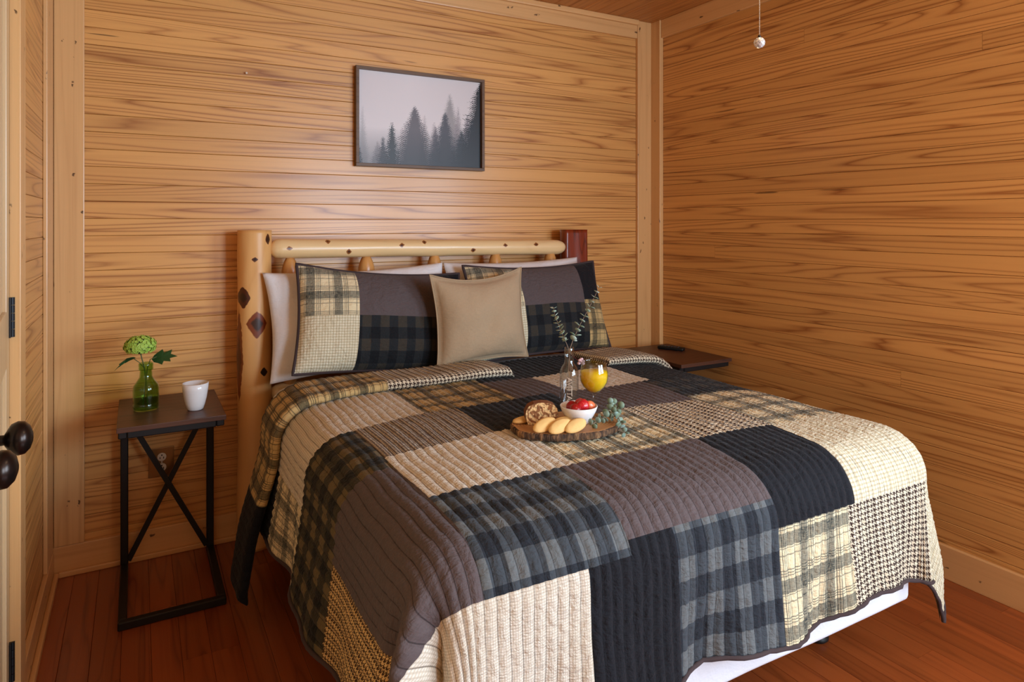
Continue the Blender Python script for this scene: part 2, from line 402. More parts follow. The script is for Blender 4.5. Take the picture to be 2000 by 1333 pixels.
# floor planks
fl = {}
def plank(L):
    if L not in fl: fl[L] = board_me('plank', L, .0822, .012, M['floor'], .0008)
    return fl[L]
FW = .083; cols = int((XW+.36)/FW)+1
rnd = random.Random(5)
for i in range(cols):
    x = XW-FW/2-FW*i
    y = -1.6; first = True
    while y < YW-.01:
        L = rnd.choice((.6, .85, 1.1, 1.35))
        if first: L = rnd.choice((.35, .6, .85, 1.1)); first = False
        if y+L > YW-.25: L = round(YW-y, 3)
        o = inst('plank', plank(L), floor)
        o.matrix_world = Matrix(((0, 0, 1, x), (1, 0, 0, y), (0, -1, 0, 0), (0, 0, 0, 1)))@Matrix(((1, 0, 0, 0), (0, 1, 0, 0), (0, 0, 1, 0), (0, 0, 0, 1)))
        y += L+.0008
# baseboards and trims
def st(name, dims, mat, bev=.003): return struct(boxo(name, dims, mat, bev=bev))
st('baseboard_back', (XL_+.0005, XW-.02, YW-.018, YW-.0005, .0, .115), M['trim_x'])
st('trim_1', (XL_+.03, XW-.03, YW-.032, YW-.018, 0, .022), M['trim_x'], .005)
bm = bmesh.new(); box(bm, -1.6, YW-.034, -.018, -.0005, 0, .125, bev=.003)
o = struct(obj('baseboard_right', bm, M['trim_x'], loc=(XW, 0, 0)))
o.matrix_world = Matrix(((0, 1, 0, XW), (1, 0, 0, 0), (0, 0, 1, 0), (0, 0, 0, 1)))
def ytrim(name, x0, x1, y0, y1, z0, z1, mat='trim_x', bev=.003):
    bm = bmesh.new(); box(bm, y0, y1, 0, x1-x0, z0, z1, bev=bev)
    bmesh.ops.reverse_faces(bm, faces=bm.faces)
    o = struct(obj(name, bm, M[mat])); o.matrix_world = Matrix(((0, 1, 0, x0), (1, 0, 0, 0), (0, 0, 1, 0), (0, 0, 0, 1))); return o
ytrim('baseboard_left', XL_+.0005, XL_+.016, 2.0, YW-.02, 0, .105)
ytrim('trim_2', XL_+.016, XL_+.032, 2.0, YW-.034, 0, .024, bev=.005)
st('trim_3', (-.2755, -.177, YW-.02, YW-.0005, .1155, ZC), M['trim_z'])          # left corner board
st('trim_4', (2.566, 2.668, YW-.02, YW-.0005, .1155, ZC), M['trim_z'])          # right corner, back wall side
st('trim_5', (2.668, XW-.0005, 3.0, YW-.0005, .1255, ZC), M['trim_z'])          # right corner, right wall side
st('trim_6', (-.176, 2.565, YW-.018, YW-.0005, ZC-.105, ZC), M['trim_x'])
st('trim_7', (-.176, 2.565, YW-.036, YW-.018, ZC-.03, ZC), M['trim_x'], .006)
ytrim('trim_8', XW-.018, XW-.0005, -1.6, 2.999, ZC-.105, ZC)
st('trim_9', (XL_+.0005, XL_+.014, 2.88, YW-.022, .1055, ZC), M['trim_z'])       # thin strip on the left wall
# door casing and the pair of closet doors
st('trim_10', (XL_+.0005, XL_+.026, 2.155, 2.243, 0, ZC-.1), M['trim_z'], .002)
st('trim_11', (XL_-.07, XL_-.002, 2.16, 2.238, 0, ZC-.1), M['trim_z'], .001)
ytrim('trim_12', XL_+.0005, XL_+.026, .60, 2.153, 2.27, 2.36)
def door(name, hx, hy, W, ang, sgn, label):
    """leaf runs from the hinge towards -y*sgn; local x along the leaf, room face at y=+"""
    r = struct(empty(name, (hx, hy, .012)), label)
    r.rotation_euler = (0, 0, ang)
    Hh = 2.24
    def b(n, d, mat='door', bev=.002):
        bm = bmesh.new(); box(bm, *d, bev=bev); return obj(n, bm, M[mat], r)
    b('stile', (0, .10, -.034, 0, 0, Hh)); b('stile', (W-.10, W, -.034, 0, 0, Hh))
    b('door_rail', (.10, W-.10, -.034, 0, 0, .2)); b('door_rail', (.10, W-.10, -.034, 0, Hh-.11, Hh)); b('door_rail', (.10, W-.10, -.034, 0, .98, 1.12))
    b('panel', (.10, W-.10, -.026, -.008, .2, .98)); b('panel', (.10, W-.10, -.026, -.008, 1.12, Hh-.11))
    # knob
    bm = bmesh.new(); lathe(bm, [(.030, 0), (.030, .004), (.026, .008), (.010, .010), (.009, .026), (.016, .030), (.026, .036), (.0300, .046), (.0285, .056), (.020, .064), (.008, .068), (0.0005, .0685)], 28)
    o = obj('door_knob', bm, M['bronze'], r, True, (W-.052, .0005, .955), (-PI/2, 0, 0))
    for z in (.20, 1.095, 2.12):
        bm = bmesh.new(); box(bm, -.002, .014, .0, .004, z-.052, z+.052, bev=.001)
        for q in range(5):
            rr = lathe(bm, [(.0062, z-.052+q*.0208+.0006), (.0062, z-.052+q*.0208+.0202)], 14, (-.004, .006))
        box(bm, -.022, -.006, .0, .004, z-.052, z+.052, bev=.001)
        obj('hinge', bm, M['iron'], r)
    return r
# leaf 1 hinged on the casing at y 2.15, leaf 2 meets it nearer to the camera
d1 = door('door_1', XL_+.002, 2.150, .735, -PI/2+math.radians(4.8), 1, 'far leaf of the pair of pale closet doors, slightly ajar')
d2 = struct(empty('door_2', (XL_+.002, .62, .012)), 'near leaf of the pair of pale closet doors, only its knob in view')
for ch in list(d1.children):
    c = ch.copy(); COL.objects.link(c); c.parent = d2
    c.matrix_parent_inverse = Matrix()
d2.scale = (1, -1, 1); d2.rotation_euler = (0, 0, PI/2-math.radians(4.8))

# ------------------------------------------------------------------ log bed frame
def logmesh(name, r, L, mat, parent, loc, axis='Z', seed=0, tip0=0, tip1=0, bump=.05, taper=0, n=36, split=False, nz=60):
    bm = bmesh.new(); rings = []
    for j in range(nz+1):
        z = L*j/nz
        rr = r*(1-taper*j/nz)
        if tip0 and z < tip0: rr *= .42+.58*math.sin(PI/2*z/tip0)**.8
        if tip1 and z > L-tip1: rr *= .42+.58*math.sin(PI/2*max(0, (L-z))/tip1)**.8
        ring = []
        for i in range(n):
            a = 2*PI*i/n
            w_ = 1+bump*(mnoise.noise(Vector((math.cos(a)*.9+seed, math.sin(a)*.9, z*3.2)))+.5*mnoise.noise(Vector((math.cos(a)*2+seed, math.sin(a)*2, z*9))))
            x, y = rr*w_*math.cos(a), rr*w_*math.sin(a)
            if split and y < -.032: y = -.032+.004*mnoise.noise(Vector((x*20, 0, z*6)))
            ring.append(bm.verts.new((x, y, z) if axis == 'Z' else (z, x, y)))
        rings.append(ring)
    for a, b in zip(rings, rings[1:]):
        for i in range(n): bm.faces.new((a[i], a[(i+1) % n], b[(i+1) % n], b[i]))
    bm.faces.new(rings[0][::-1]); bm.faces.new(rings[-1])
    bmesh.ops.recalc_face_normals(bm, faces=bm.faces)
    o = obj(name, bm, mat, parent, True, loc)
    o.data.polygons[-1].use_smooth = False; o.data.polygons[-2].use_smooth = False
    return o
BY = 2.985
bed = tag(empty('log_bed', (1.24, BY, 0)), 'peeled log bed with round headboard posts, top rail and short spindles', 'bed')
def L(x, y, z): return (x-1.24, y-BY, z)
logmesh('headboard_post', .068, 1.322, M['log'], bed, L(.432, BY, 0), seed=3, bump=.06, nz=90)
pr = logmesh('headboard_post', .076, 1.318, M['red_split'], bed, L(2.052, BY, 0), seed=9, bump=.04, split=True)
pr['label'] = 'headboard post with split red heartwood face'
logmesh('top_rail', .0415, 1.50, M['log_rail'], bed, L(.49, BY-.004, 1.243), 'X', seed=5, tip0=.035, tip1=.055, bump=.05, taper=.10)
bed.children[-1].rotation_euler = (0, math.radians(.7), 0)
logmesh('bottom_rail', .036, 1.50, M['log_rail'], bed, L(.49, BY, .63), 'X', seed=6, tip0=.05, tip1=.05, bump=.05)
for x in (.576, .911, 1.244, 1.573, 1.90):
    logmesh('spindle', .036, .55, M['log_plain'], bed, L(x, BY, .655), seed=x*7, tip0=.05, tip1=.075, n=20, nz=30, bump=.07)
bm = bmesh.new(); box(bm, .492, .506, 2.90, 2.958, .30, .43, bev=.002)
for z in (.33, .365, .40): lathe(bm, [(.004, z-.004), (.004, z+.004)], 8, (.49, 2.93))
o = obj('rail_bracket', bm, M['iron'], bed); o.location = (-1.24, -BY, 0)
fr_ = bmesh.new()
box(fr_, .52, .56, 1.22, 2.93, .185, .222); box(fr_, 1.94, 1.98, 1.22, 2.93, .185, .222)
for y in (1.40, 2.1, 2.8): box(fr_, .52, 1.98, y-.018, y+.018, .19, .205)
o = obj('metal_rails', fr_, M['iron'], bed); o.location = (-1.24, -BY, 0)
for x in (.58, 1.93):
    for y in (1.42, 2.75):
        bm = bmesh.new(); lathe(bm, [(.012, .03), (.012, .20)], 12); lathe(bm, [(.030, .0), (.036, .006), (.036, .014), (.020, .030), (.012, .034)], 22)
        obj('caster_foot', bm, M['black_metal'], bed, True, L(x, y, 0))

def rbox(name, x0, x1, y0, y1, z0, z1, rad, mat, ripple=0, n=44, seed=0.):
    """soft rectangular block with uv in metres"""
    bm = bmesh.new(); box(bm, x0, x1, y0, y1, z0, z1)
    bmesh.ops.bevel(bm, geom=list(bm.edges), offset=rad, segments=5, affect='EDGES', profile=.5)
    bmesh.ops.triangulate(bm, faces=[f for f in bm.faces if len(f.verts) > 4])
    bmesh.ops.subdivide_edges(bm, edges=[e for e in bm.edges if e.calc_length() > .2], cuts=24, use_grid_fill=True)
    bm.normal_update()
    if ripple:
        for v in bm.verts:
            v.co += v.normal*ripple*(mnoise.noise(Vector((v.co.x*3+seed, v.co.y*3, v.co.z*9)))+.5*mnoise.noise(Vector((v.co.x*9+seed, v.co.y*9, v.co.z*14))))
    uvl = bm.loops.layers.uv.new('UVMap')
    for f in bm.faces:
        for l in f.loops:
            c = l.vert.co; nn = f.normal
            l[uvl].uv = (c.x+c.z*abs(nn.x), c.y+c.z*abs(nn.y)) if abs(nn.z) < .7 else (c.x, c.y)
            if abs(nn.y) > .7: l[uvl].uv = (c.x, c.z)
            if abs(nn.x) > .7: l[uvl].uv = (c.y, c.z)
    o = obj(name, bm, mat, None, True)
    return o
mx = .452; mX = 2.015; my0 = 1.165; my1 = 2.90
boxs = tag(rbox('box_spring', mx+.01, mX, my0, my1, .226, .455, .018, F['BOX'], .003), 'white covered box spring showing under the quilt hem at the foot', 'box spring')
matt = tag(rbox('mattress', mx, mX+.05, my0+.01, my1, .460, .706, .118, F['WHITE'], .002, seed=4.), 'mattress in a white fitted sheet, bare beside the left headboard post', 'mattress')

# ------------------------------------------------------------------ quilt
QXL, QXR, QYF, QR, QZ = .43, 2.12, 1.13, .13, .735
def sstep(x): x = np.clip(x, 0, 1); return x*x*(3-2*x)
def qmap(S, T, lift=0.0, waves=True):
    """quilt coordinates in metres (across, along) -> world points, vectorised"""
    R_ = QR; xi, xj, yi = QXL+R_, QXR-R_, QYF+R_
    dx = np.where(S < xi, S-xi, np.where(S > xj, S-xj, 0.)); dy = np.where(T < yi, T-yi, 0.)
    d = np.hypot(dx, dy); dd = np.maximum(d, 1e-9)
    ux, uy = dx/dd, dy/dd
    d = np.where(S > xj, (np.abs(dx)**3.2+np.abs(dy)**3.2)**(1/3.2), d)
    arc = R_*PI/2
    e = np.maximum(d-arc, 0)
    if waves:
        hang = sstep(e/.35)
        foot = np.clip(-uy, 0, 1)**3; lft = np.clip(-ux, 0, 1)**3; rgt = np.clip(ux, 0, 1)**3
        e = e*(1+foot*.07*np.sin(S*10.5-1.2))
        out_w = hang*(foot*(.018*np.sin(S*15+.6)+.010*np.sin(S*31+1))+lft*(.020+.016*np.sin(T*11+.3)+.008*np.sin(T*23))+rgt*.016*np.sin(T*12+1))
        phi = np.arctan2(-uy, -ux)                     # left corner: 0 = left side, 90 deg = foot
        cl = (S < xi) & (T < yi)
        ridge = np.exp(-((phi-math.radians(38))/.13)**2)*.085*sstep((d-.10)/.17)-np.exp(-((phi-math.radians(57))/.14)**2)*.05*sstep((d-.12)/.2)-np.exp(-((phi-math.radians(14))/.15)**2)*.03*sstep((d-.13)/.2)
        out_w = out_w+np.where(cl, ridge, 0)
        phr = np.arctan2(-uy, ux); cr = (S > xj) & (T < yi)
        ridr = np.exp(-((phr-math.radians(32))/.22)**2)*.05*sstep((d-.15)/.4)-np.exp(-((phr-math.radians(66))/.16)**2)*.03*sstep((d-.15)/.4)
        out_w = out_w+np.where(cr, ridr, 0)
    else: out_w = 0
    th = np.minimum(d, arc)/R_
    o = R_*np.sin(th)+.06*e+out_w
    z = R_*(1-np.cos(th))+e
    bx = np.clip(S, xi, xj); by = np.maximum(T, yi)
    X = bx+ux*o; Y = by+uy*o
    puff = .010*np.sin((S-.5)*PI/1.55)*np.sin(np.clip((T-1.2)/1.4, 0, 1)*PI)+.0025*np.sin(S*13+T*5)+.002*np.sin(T*17-S*7)
    Z = QZ-z+np.where(d == 0, puff, puff*np.exp(-d*12))
    # soft sag near the edges so the top reads as quilted cloth over a rounded mattress
    edge = np.minimum(np.minimum(S-xi, xj-S), T-yi)
    Z = Z-.014*np.exp(-np.clip(edge, 0, 9)/.10)+.014*np.exp(-0/.10)*0
    return np.stack([X, Y, Z], -1)
def grid_normals(P):
    du = np.gradient(P, axis=0); dv = np.gradient(P, axis=1)
    n = np.cross(du, dv); n /= np.maximum(np.linalg.norm(n, axis=-1, keepdims=True), 1e-9)
    return n
CH = .0272
def lines(a, b, seams, step):
    xs = sorted(set([a, b]+[s for s in seams if a < s < b])); out = []
    for p, q in zip(xs, xs[1:]):
        n = max(1, int(round((q-p)/step))); out += [p+(q-p)*i/n for i in range(n)]
    return np.array(out+[b])
def grid_mesh(name, P, S, T, mat, parent, flip=False):
    a, b = P.shape[:2]
    idx = np.arange(a*b).reshape(a, b)
    q = np.stack([idx[:-1, :-1], idx[1:, :-1], idx[1:, 1:], idx[:-1, 1:]], -1).reshape(-1, 4)
    if flip: q = q[:, ::-1]
    me = bpy.data.meshes.new(name); me.from_pydata(P.reshape(-1, 3).tolist(), [], q.tolist())
    uvl = me.uv_layers.new(name='UVMap'); UV = np.stack([S, T], -1).reshape(-1, 2)
    uvl.data.foreach_set('uv', UV[q.reshape(-1)].reshape(-1).astype(np.float32))
    me.polygons.foreach_set('use_smooth', [True]*len(me.polygons)); me.materials.append(mat); me.update()
    o = bpy.data.objects.new(name, me); return link(o, parent)
PATCH = [  # s0, s1, t0, t1, fabric
 (.05, .28, 2.0, 2.34, 'PL'), (.05, .28, 2.34, 2.60, 'BK'), (.28, .80, 2.0, 2.34, 'CR'), (.28, .80, 2.34, 2.60, 'CR'),
 (.05, .575, 1.65, 2.0, 'BU'), (.575, .905, 1.72, 2.0, 'HG'), (.575, .967, 1.41, 1.72, 'CR'),
 (.28, .575, 1.10, 1.65, 'BR'), (.05, .28, 1.10, 1.65, 'HY'), (.05, .28, .79, 1.10, 'PY'), (.28, .815, .79, 1.10, 'CR'), (.815, 1.055, .79, 1.13, 'BK'),
 (.575, .93, 1.10, 1.41, 'BB'), (.93, 1.385, 1.13, 1.41, 'BR'),
 (1.055, 1.385, .79, 1.13, 'BB'), (1.385, 1.69, 1.06, 1.40, 'BK'), (1.385, 1.66, .79, 1.06, 'PL'),
 (1.66, 2.06, .79, 1.06, 'HT'), (1.69, 2.12, 1.06, 1.40, 'GG'), (2.06, 2.56, .79, 1.06, 'GG'), (2.12, 2.56, 1.06, 1.40, 'BK'),
 (.967, 1.37, 1.41, 1.72, 'PL'), (1.37, 1.69, 1.40, 1.72, 'HT'), (1.69, 2.06, 1.40, 1.76, 'PL'),
 (.905, 1.28, 1.72, 2.0, 'BK'), (1.28, 1.69, 1.72, 2.0, 'BR'), (1.69, 2.06, 1.76, 2.0, 'BD'),
 (.80, 1.14, 2.0, 2.34, 'PY'), (1.14, 1.35, 2.0, 2.30, 'BR'), (1.35, 1.73, 2.0, 2.27, 'CR'), (1.73, 2.12, 2.0, 2.27, 'BK'),
 (.80, 1.14, 2.34, 2.60, 'BK'), (1.14, 1.80, 2.27, 2.60, 'BK'), (1.80, 2.12, 2.27, 2.60, 'BK'), (2.06, 2.56, 1.40, 2.0, 'BU'), (2.12, 2.56, 2.0, 2.60, 'BR')]
PATCH.insert(0, (1.14, 1.80, 2.2, 2.4, 'BK'))
quilt = tag(empty('patchwork_quilt', (1.27, 1.9, .73)), 'channel-stitched patchwork quilt of cream, umber, black and plaid squares covering the bed', 'quilt')
def toroot(o): o.location = tuple(-c for c in o.parent.location)
ss = lines(.05, 2.56, [p[0] for p in PATCH]+[p[1] for p in PATCH], .0046)
ts = lines(.79, 2.60, [p[2] for p in PATCH]+[p[3] for p in PATCH], .0125)
S, T = np.meshgrid(ss, ts, indexing='ij')
P0 = qmap(S, T); N0 = grid_normals(P0)
wobs = .0030*np.sin(T*9+1)+.0016*np.sin(T*31+S*11)
ph = (S+wobs)/CH
puffs = .0058*np.abs(np.sin(PI*ph))**.5
puck = .0011*np.sin(T*170+9*np.sin(ph*2.1)+S*40)*np.abs(np.sin(PI*ph))
P1 = P0+N0*(puffs+puck)[..., None]
asg = -np.ones((len(ss)-1, len(ts)-1), int)
sc_, tc_ = (ss[:-1]+ss[1:])/2, (ts[:-1]+ts[1:])/2
for i, p in enumerate(PATCH):
    asg[np.ix_((sc_ > p[0]) & (sc_ < p[1]), (tc_ > p[2]) & (tc_ < p[3]))] = i
def submesh(name, cells, P, S, T, mat, parent):
    """mesh of the grid cells listed in the boolean array"""
    a, b = P.shape[:2]; idx = np.arange(a*b).reshape(a, b)
    q = np.stack([idx[:-1, :-1], idx[1:, :-1], idx[1:, 1:], idx[:-1, 1:]], -1)[cells].reshape(-1, 4)
    used, invq = np.unique(q, return_inverse=True); invq = invq.reshape(-1, 4)
    me = bpy.data.meshes.new(name); me.from_pydata(P.reshape(-1, 3)[used].tolist(), [], invq.tolist())
    UV = np.stack([S, T], -1).reshape(-1, 2)[used]
    uvl = me.uv_layers.new(name='UVMap'); uvl.data.foreach_set('uv', UV[invq.reshape(-1)].reshape(-1).astype(np.float32))
    me.polygons.foreach_set('use_smooth', [True]*len(me.polygons)); me.materials.append(mat); me.update()
    o = bpy.data.objects.new(name, me); link(o, parent); return o
for i, p in enumerate(PATCH):
    if (asg == i).any():
        o = submesh('patch', asg == i, P1, S, T, F[p[4]], quilt); toroot(o); o['label'] = FN[p[4]]+' patch'
if (asg < 0).any():
    o = submesh('patch', asg < 0, P1, S, T, F['BK'], quilt); toroot(o); o['label'] = 'black patch'
# underside of the quilt
k = (slice(None, None, 4), slice(None, None, 2))
o = grid_mesh('backing', (P0-N0*.004)[k], S[k], T[k], F['GG'], quilt, flip=True); toroot(o); o['label'] = 'cream gingham underside'
# bound hem
def strip_along(P, N, name, mat, parent, r=.0055):
    bm = bmesh.new(); tube(bm, [tuple(p+n*.001) for p, n in zip(P, N)], r, 8); o = obj(name, bm, mat, parent, True); toroot(o); return o
for nm, A in (('hem', (slice(None, None, 4), 0)), ('hem', (0, slice(None))), ('hem', (-1, slice(None)))):
    strip_along(P1[A], N0[A], 'hem_binding', F['BIND'], quilt)
# folded-back cuff along the pillows
def cuff(s0, s1, tb, patches, tfront, wig):
    sl = lines(s0, s1, [p[0] for p in patches]+[p[1] for p in patches], .0046)
    # profile (t offset, height, uv distance)
    prof = [(.018, .004), (.004, .007), (-.006, .014), (-.008, .022), (-.002, .030), (.010, .035), (.028, .037)]
    L_ = tb-tfront
    prof += [(.028+(L_-.028)*j/14, .037-.006*(j/14)) for j in range(1, 15)]
    prof += [(L_+.004, .024), (L_+.002, .014), (L_, .005)]
    dist = [0.]
    for a, b in zip(prof, prof[1:]): dist.append(dist[-1]+math.hypot(a[0]-b[0], a[1]-b[1]))
    Sg, J = np.meshgrid(sl, np.arange(len(prof)), indexing='ij')
    off = np.array([p[0] for p in prof])[J]; hh = np.array([p[1] for p in prof])[J]; V = np.array(dist)[J]
    off = np.where(off > .03, off*(1+.18*np.clip((.42-Sg)/.45, 0, 1)), off)
    Tg = tfront+off+wig(Sg)
    Pb = qmap(Sg, Tg)
    # outward normal by finite differences
    e_ = 1e-3; n = np.cross(qmap(Sg+e_, Tg)-Pb, qmap(Sg, Tg+e_)-Pb); n /= np.linalg.norm(n, axis=-1, keepdims=True)
    pf = .0046*np.abs(np.sin(PI*(Sg+.0015*np.sin(V*20))/CH))**.55*np.clip(hh/.03, 0, 1)
    endt = np.minimum((Sg-s0), (s1-Sg)); hh2 = hh*np.clip(.35+endt/.02, 0, 1)
    Pq = Pb+n*(hh2+pf+.003*np.sin(Sg*17)*np.clip(hh/.03, 0, 1))[..., None]
    Pq[..., 0] -= .05*np.clip((.30-Sg)/.4, 0, 1)
    cs = (sl[:-1]+sl[1:])/2
    for (a, b, fb) in patches:
        cells = np.zeros((len(sl)-1, len(prof)-1), bool); cells[(cs > a) & (cs < b), :] = True
        o = submesh('folded_cuff', cells, Pq, Sg, V+.3, F[fb], quilt); toroot(o); o['label'] = FN[fb]+' folded cuff'
    strip_along(Pq[::4, -3], n[::4, -3], 'hem_binding', F['BIND'], quilt, .004)
    for e in (0, -1):
        bm = bmesh.new(); bm.faces.new([bm.verts.new(tuple(p)) for p in Pq[e]])
        o = obj('cuff_end', bm, F['HT'], quilt); toroot(o)
cuff(-.13, 1.30, 2.575, [(-.13, .17, 'BK'), (.17, .79, 'PY'), (.79, 1.30, 'HT')], 2.34, lambda s: .012*np.sin(s*5)-.03*sstep((s-.9)/.4)+.0*s)
cuff(1.74, 2.22, 2.55, [(1.74, 2.22, 'HT')], 2.285, lambda s: .01*np.sin(s*7))

# ------------------------------------------------------------------ pillows
def pillow(root, w_, h_, th, bot, top, patches, fabs, mats_back, ex=(1, 0, 0), pinch=.05, pip=None, nu=56, nv=40, seed=0., back=.55, wr=.005, single=None, flange=0.0, uvoff=(0, 0), sag=0.0, quiltp=0):
    bot, top = Vector(bot), Vector(top); ex = Vector(ex).normalized()
    up = (top-bot).normalized(); ex = (ex-up*ex.dot(up)).normalized(); nn = ex.cross(up).normalized()  # towards the room
    if nn.y > 0: nn = -nn
    c = (bot+top)/2
    us = lines(-1, 1, [p[0] for p in patches]+[p[1] for p in patches], 2/nu) if patches else np.linspace(-1, 1, nu+1)
    vs = lines(-1, 1, [p[2] for p in patches]+[p[3] for p in patches], 2/nv) if patches else np.linspace(-1, 1, nv+1)
    U, V = np.meshgrid(us, vs, indexing='ij')
    X = w_/2*U*(1-pinch*(1-V**2)*1.0); Y = h_/2*V*(1-pinch*1.3*(1-U**2))-sag*(1-U**2)*(V > 0)*V
    f1 = np.clip((1-np.abs(U)/(1-flange))*1, 0, 1); f2 = np.clip((1-np.abs(V)/(1-flange)), 0, 1)
    prof = (np.clip(1-(np.abs(U)/(1-flange))**2.4, 0, 1)*np.clip(1-(np.abs(V)/(1-flange))**2.4, 0, 1))**.5
    nz = np.zeros_like(U)
    for i in range(U.shape[0]):
        for j in range(U.shape[1]):
            nz[i, j] = mnoise.noise(Vector((X[i, j]*7+seed, Y[i, j]*7, seed)))+.5*mnoise.noise(Vector((X[i, j]*17+seed, Y[i, j]*11, seed)))
    Zf = th*.5*prof*1.25+nz*wr*(.3+prof)
    if quiltp: Zf = Zf+.0022*np.abs(np.sin(PI*X/quiltp))**.6*np.clip(prof*3, 0, 1)
    Zb = -th*.5*prof*1.25*back+nz*wr*(.3+prof)-.0012
    loc = np.array(c-root.location)
    E = np.array(ex); Uv = np.array(up); Nn = np.array(nn)
    def W(Z): return loc+X[..., None]*E+Y[..., None]*Uv+Z[..., None]*Nn
    Pf, Pb = W(Zf), W(Zb)
    UVs, UVt = X+99.75, Y+uvoff[1]
    flipf = E.dot(np.cross(Uv, Nn)) < 0
    if patches:
        cu, cv = (us[:-1]+us[1:])/2, (vs[:-1]+vs[1:])/2
        for p in patches:
            cells = np.zeros((len(cu), len(cv)), bool)
            cells[np.ix_((cu > p[0]) & (cu < p[1]), (cv > p[2]) & (cv < p[3]))] = True
            o = submesh('patch', cells, Pf, UVs, UVt, F[p[4]], root); o['label'] = FN[p[4]]+' patch'
        grid_mesh('back_panel', Pb, UVs, UVt, mats_back, root, True)
    else:
        # one closed cover
        a, b = U.shape; n0 = a*b
        PP = np.concatenate([Pf.reshape(-1, 3), Pb.reshape(-1, 3)]); idx = np.arange(n0).reshape(a, b)
        q = np.stack([idx[:-1, :-1], idx[1:, :-1], idx[1:, 1:], idx[:-1, 1:]], -1).reshape(-1, 4)
        qb = (q+n0)[:, ::-1]
        rim = list(idx[:, 0])+list(idx[-1, 1:])+list(idx[:-1, -1][::-1])+list(idx[0, 1:-1][::-1])
        side = [(rim[i], rim[i]+n0, rim[(i+1) % len(rim)]+n0, rim[(i+1) % len(rim)]) for i in range(len(rim))]
        faces = q.tolist()+qb.tolist()+[tuple(int(v) for v in s) for s in side]
        me = bpy.data.meshes.new('cover'); me.from_pydata(PP.tolist(), [], faces)
        uvl = me.uv_layers.new(name='UVMap'); UV = np.stack([UVs, UVt], -1).reshape(-1, 2); UV = np.concatenate([UV, UV])
        li = np.empty(len(me.loops), int); me.loops.foreach_get('vertex_index', li)
        uvl.data.foreach_set('uv', UV[li].reshape(-1).astype(np.float32))
        me.polygons.foreach_set('use_smooth', [True]*len(me.polygons)); me.materials.append(single)
        link(bpy.data.objects.new('cover', me), root)
    if pip:
        R_ = [tuple(p) for p in list(Pf[:, 0])+list(Pf[-1, 1:])+list(Pf[:-1, -1][::-1])+list(Pf[0, 1:-1][::-1])]
        bm = bmesh.new(); tube(bm, R_, pip[0], 8, closed=True); obj('piping', bm, pip[1], root, True)
def mk(name, loc, label, cat, group=None): return tag(empty(name, loc), label, cat, group)
p1 = mk('pillow', (.87, 2.8, .74), 'white pillow against the left half of the headboard behind a patchwork sham', 'pillow')
pillow(p1, .80, .45, .13, (.860, 2.79, .735), (.85, 2.90, 1.145), None, None, None, ex=(1, 0, .06), single=F['WHITE'], seed=1.3, wr=.022, pinch=.06, back=.5)
p2 = mk('pillow', (1.66, 2.8, .74), 'white pillow showing only a corner behind the right patchwork sham', 'pillow')
pillow(p2, .76, .45, .13, (1.64, 2.79, .735), (1.635, 2.90, 1.17), None, None, None, single=F['WHITE'], seed=4.3, wr=.016, pinch=.05, back=.5)
SH = [(-1, -.36, .0, 1, 'PL'), (-1, -.36, -1, .0, 'GG'), (-.36, .62, -.02, 1, 'BR'), (-.36, .66, -1, -.02, 'BD'), (.62, 1, .12, 1, 'BK'), (.66, 1, -1, .12, 'PY')]
SH = [(-1, -.36, .0, 1, 'PL'), (-1, -.36, -1, .0, 'GG'), (-.36, .62, 0, 1, 'BR'), (-.36, .62, -1, 0, 'BD'), (.62, 1, .06, 1, 'BK'), (.62, 1, -1, .06, 'PY')]
s1 = mk('pillow_sham', (.91, 2.7, .75), 'patchwork sham on the left, whole front in view beside the tan cushion', 'pillow', 'patchwork pillow shams')
pillow(s1, .72, .445, .15, (.885, 2.665, .742), (.925, 2.80, 1.145), SH, None, F['GG'], pip=(.007, F['BIND']), seed=2.1, wr=.007, pinch=.05, quiltp=.045, sag=.012)
s2 = mk('pillow_sham', (1.68, 2.7, .75), 'patchwork sham on the right, half hidden behind the tan cushion', 'pillow', 'patchwork pillow shams')
pillow(s2, .735, .445, .15, (1.675, 2.655, .742), (1.675, 2.80, 1.150), SH, None, F['GG'], pip=(.007, F['BIND']), seed=6.1, wr=.007, pinch=.05, quiltp=.045, sag=.012)
c1 = mk('throw_cushion', (1.3, 2.55, .77), 'plain tan velvet throw cushion leaning in the middle of the bed', 'cushion')
pillow(c1, .455, .40, .13, (1.30, 2.568, .764), (1.285, 2.60, 1.13), None, None, None, ex=(1, .06, .02), single=F['TAN'], seed=8.2, wr=.012, pinch=.085, flange=.05, sag=.018, pip=(.0028, F['TAN']))

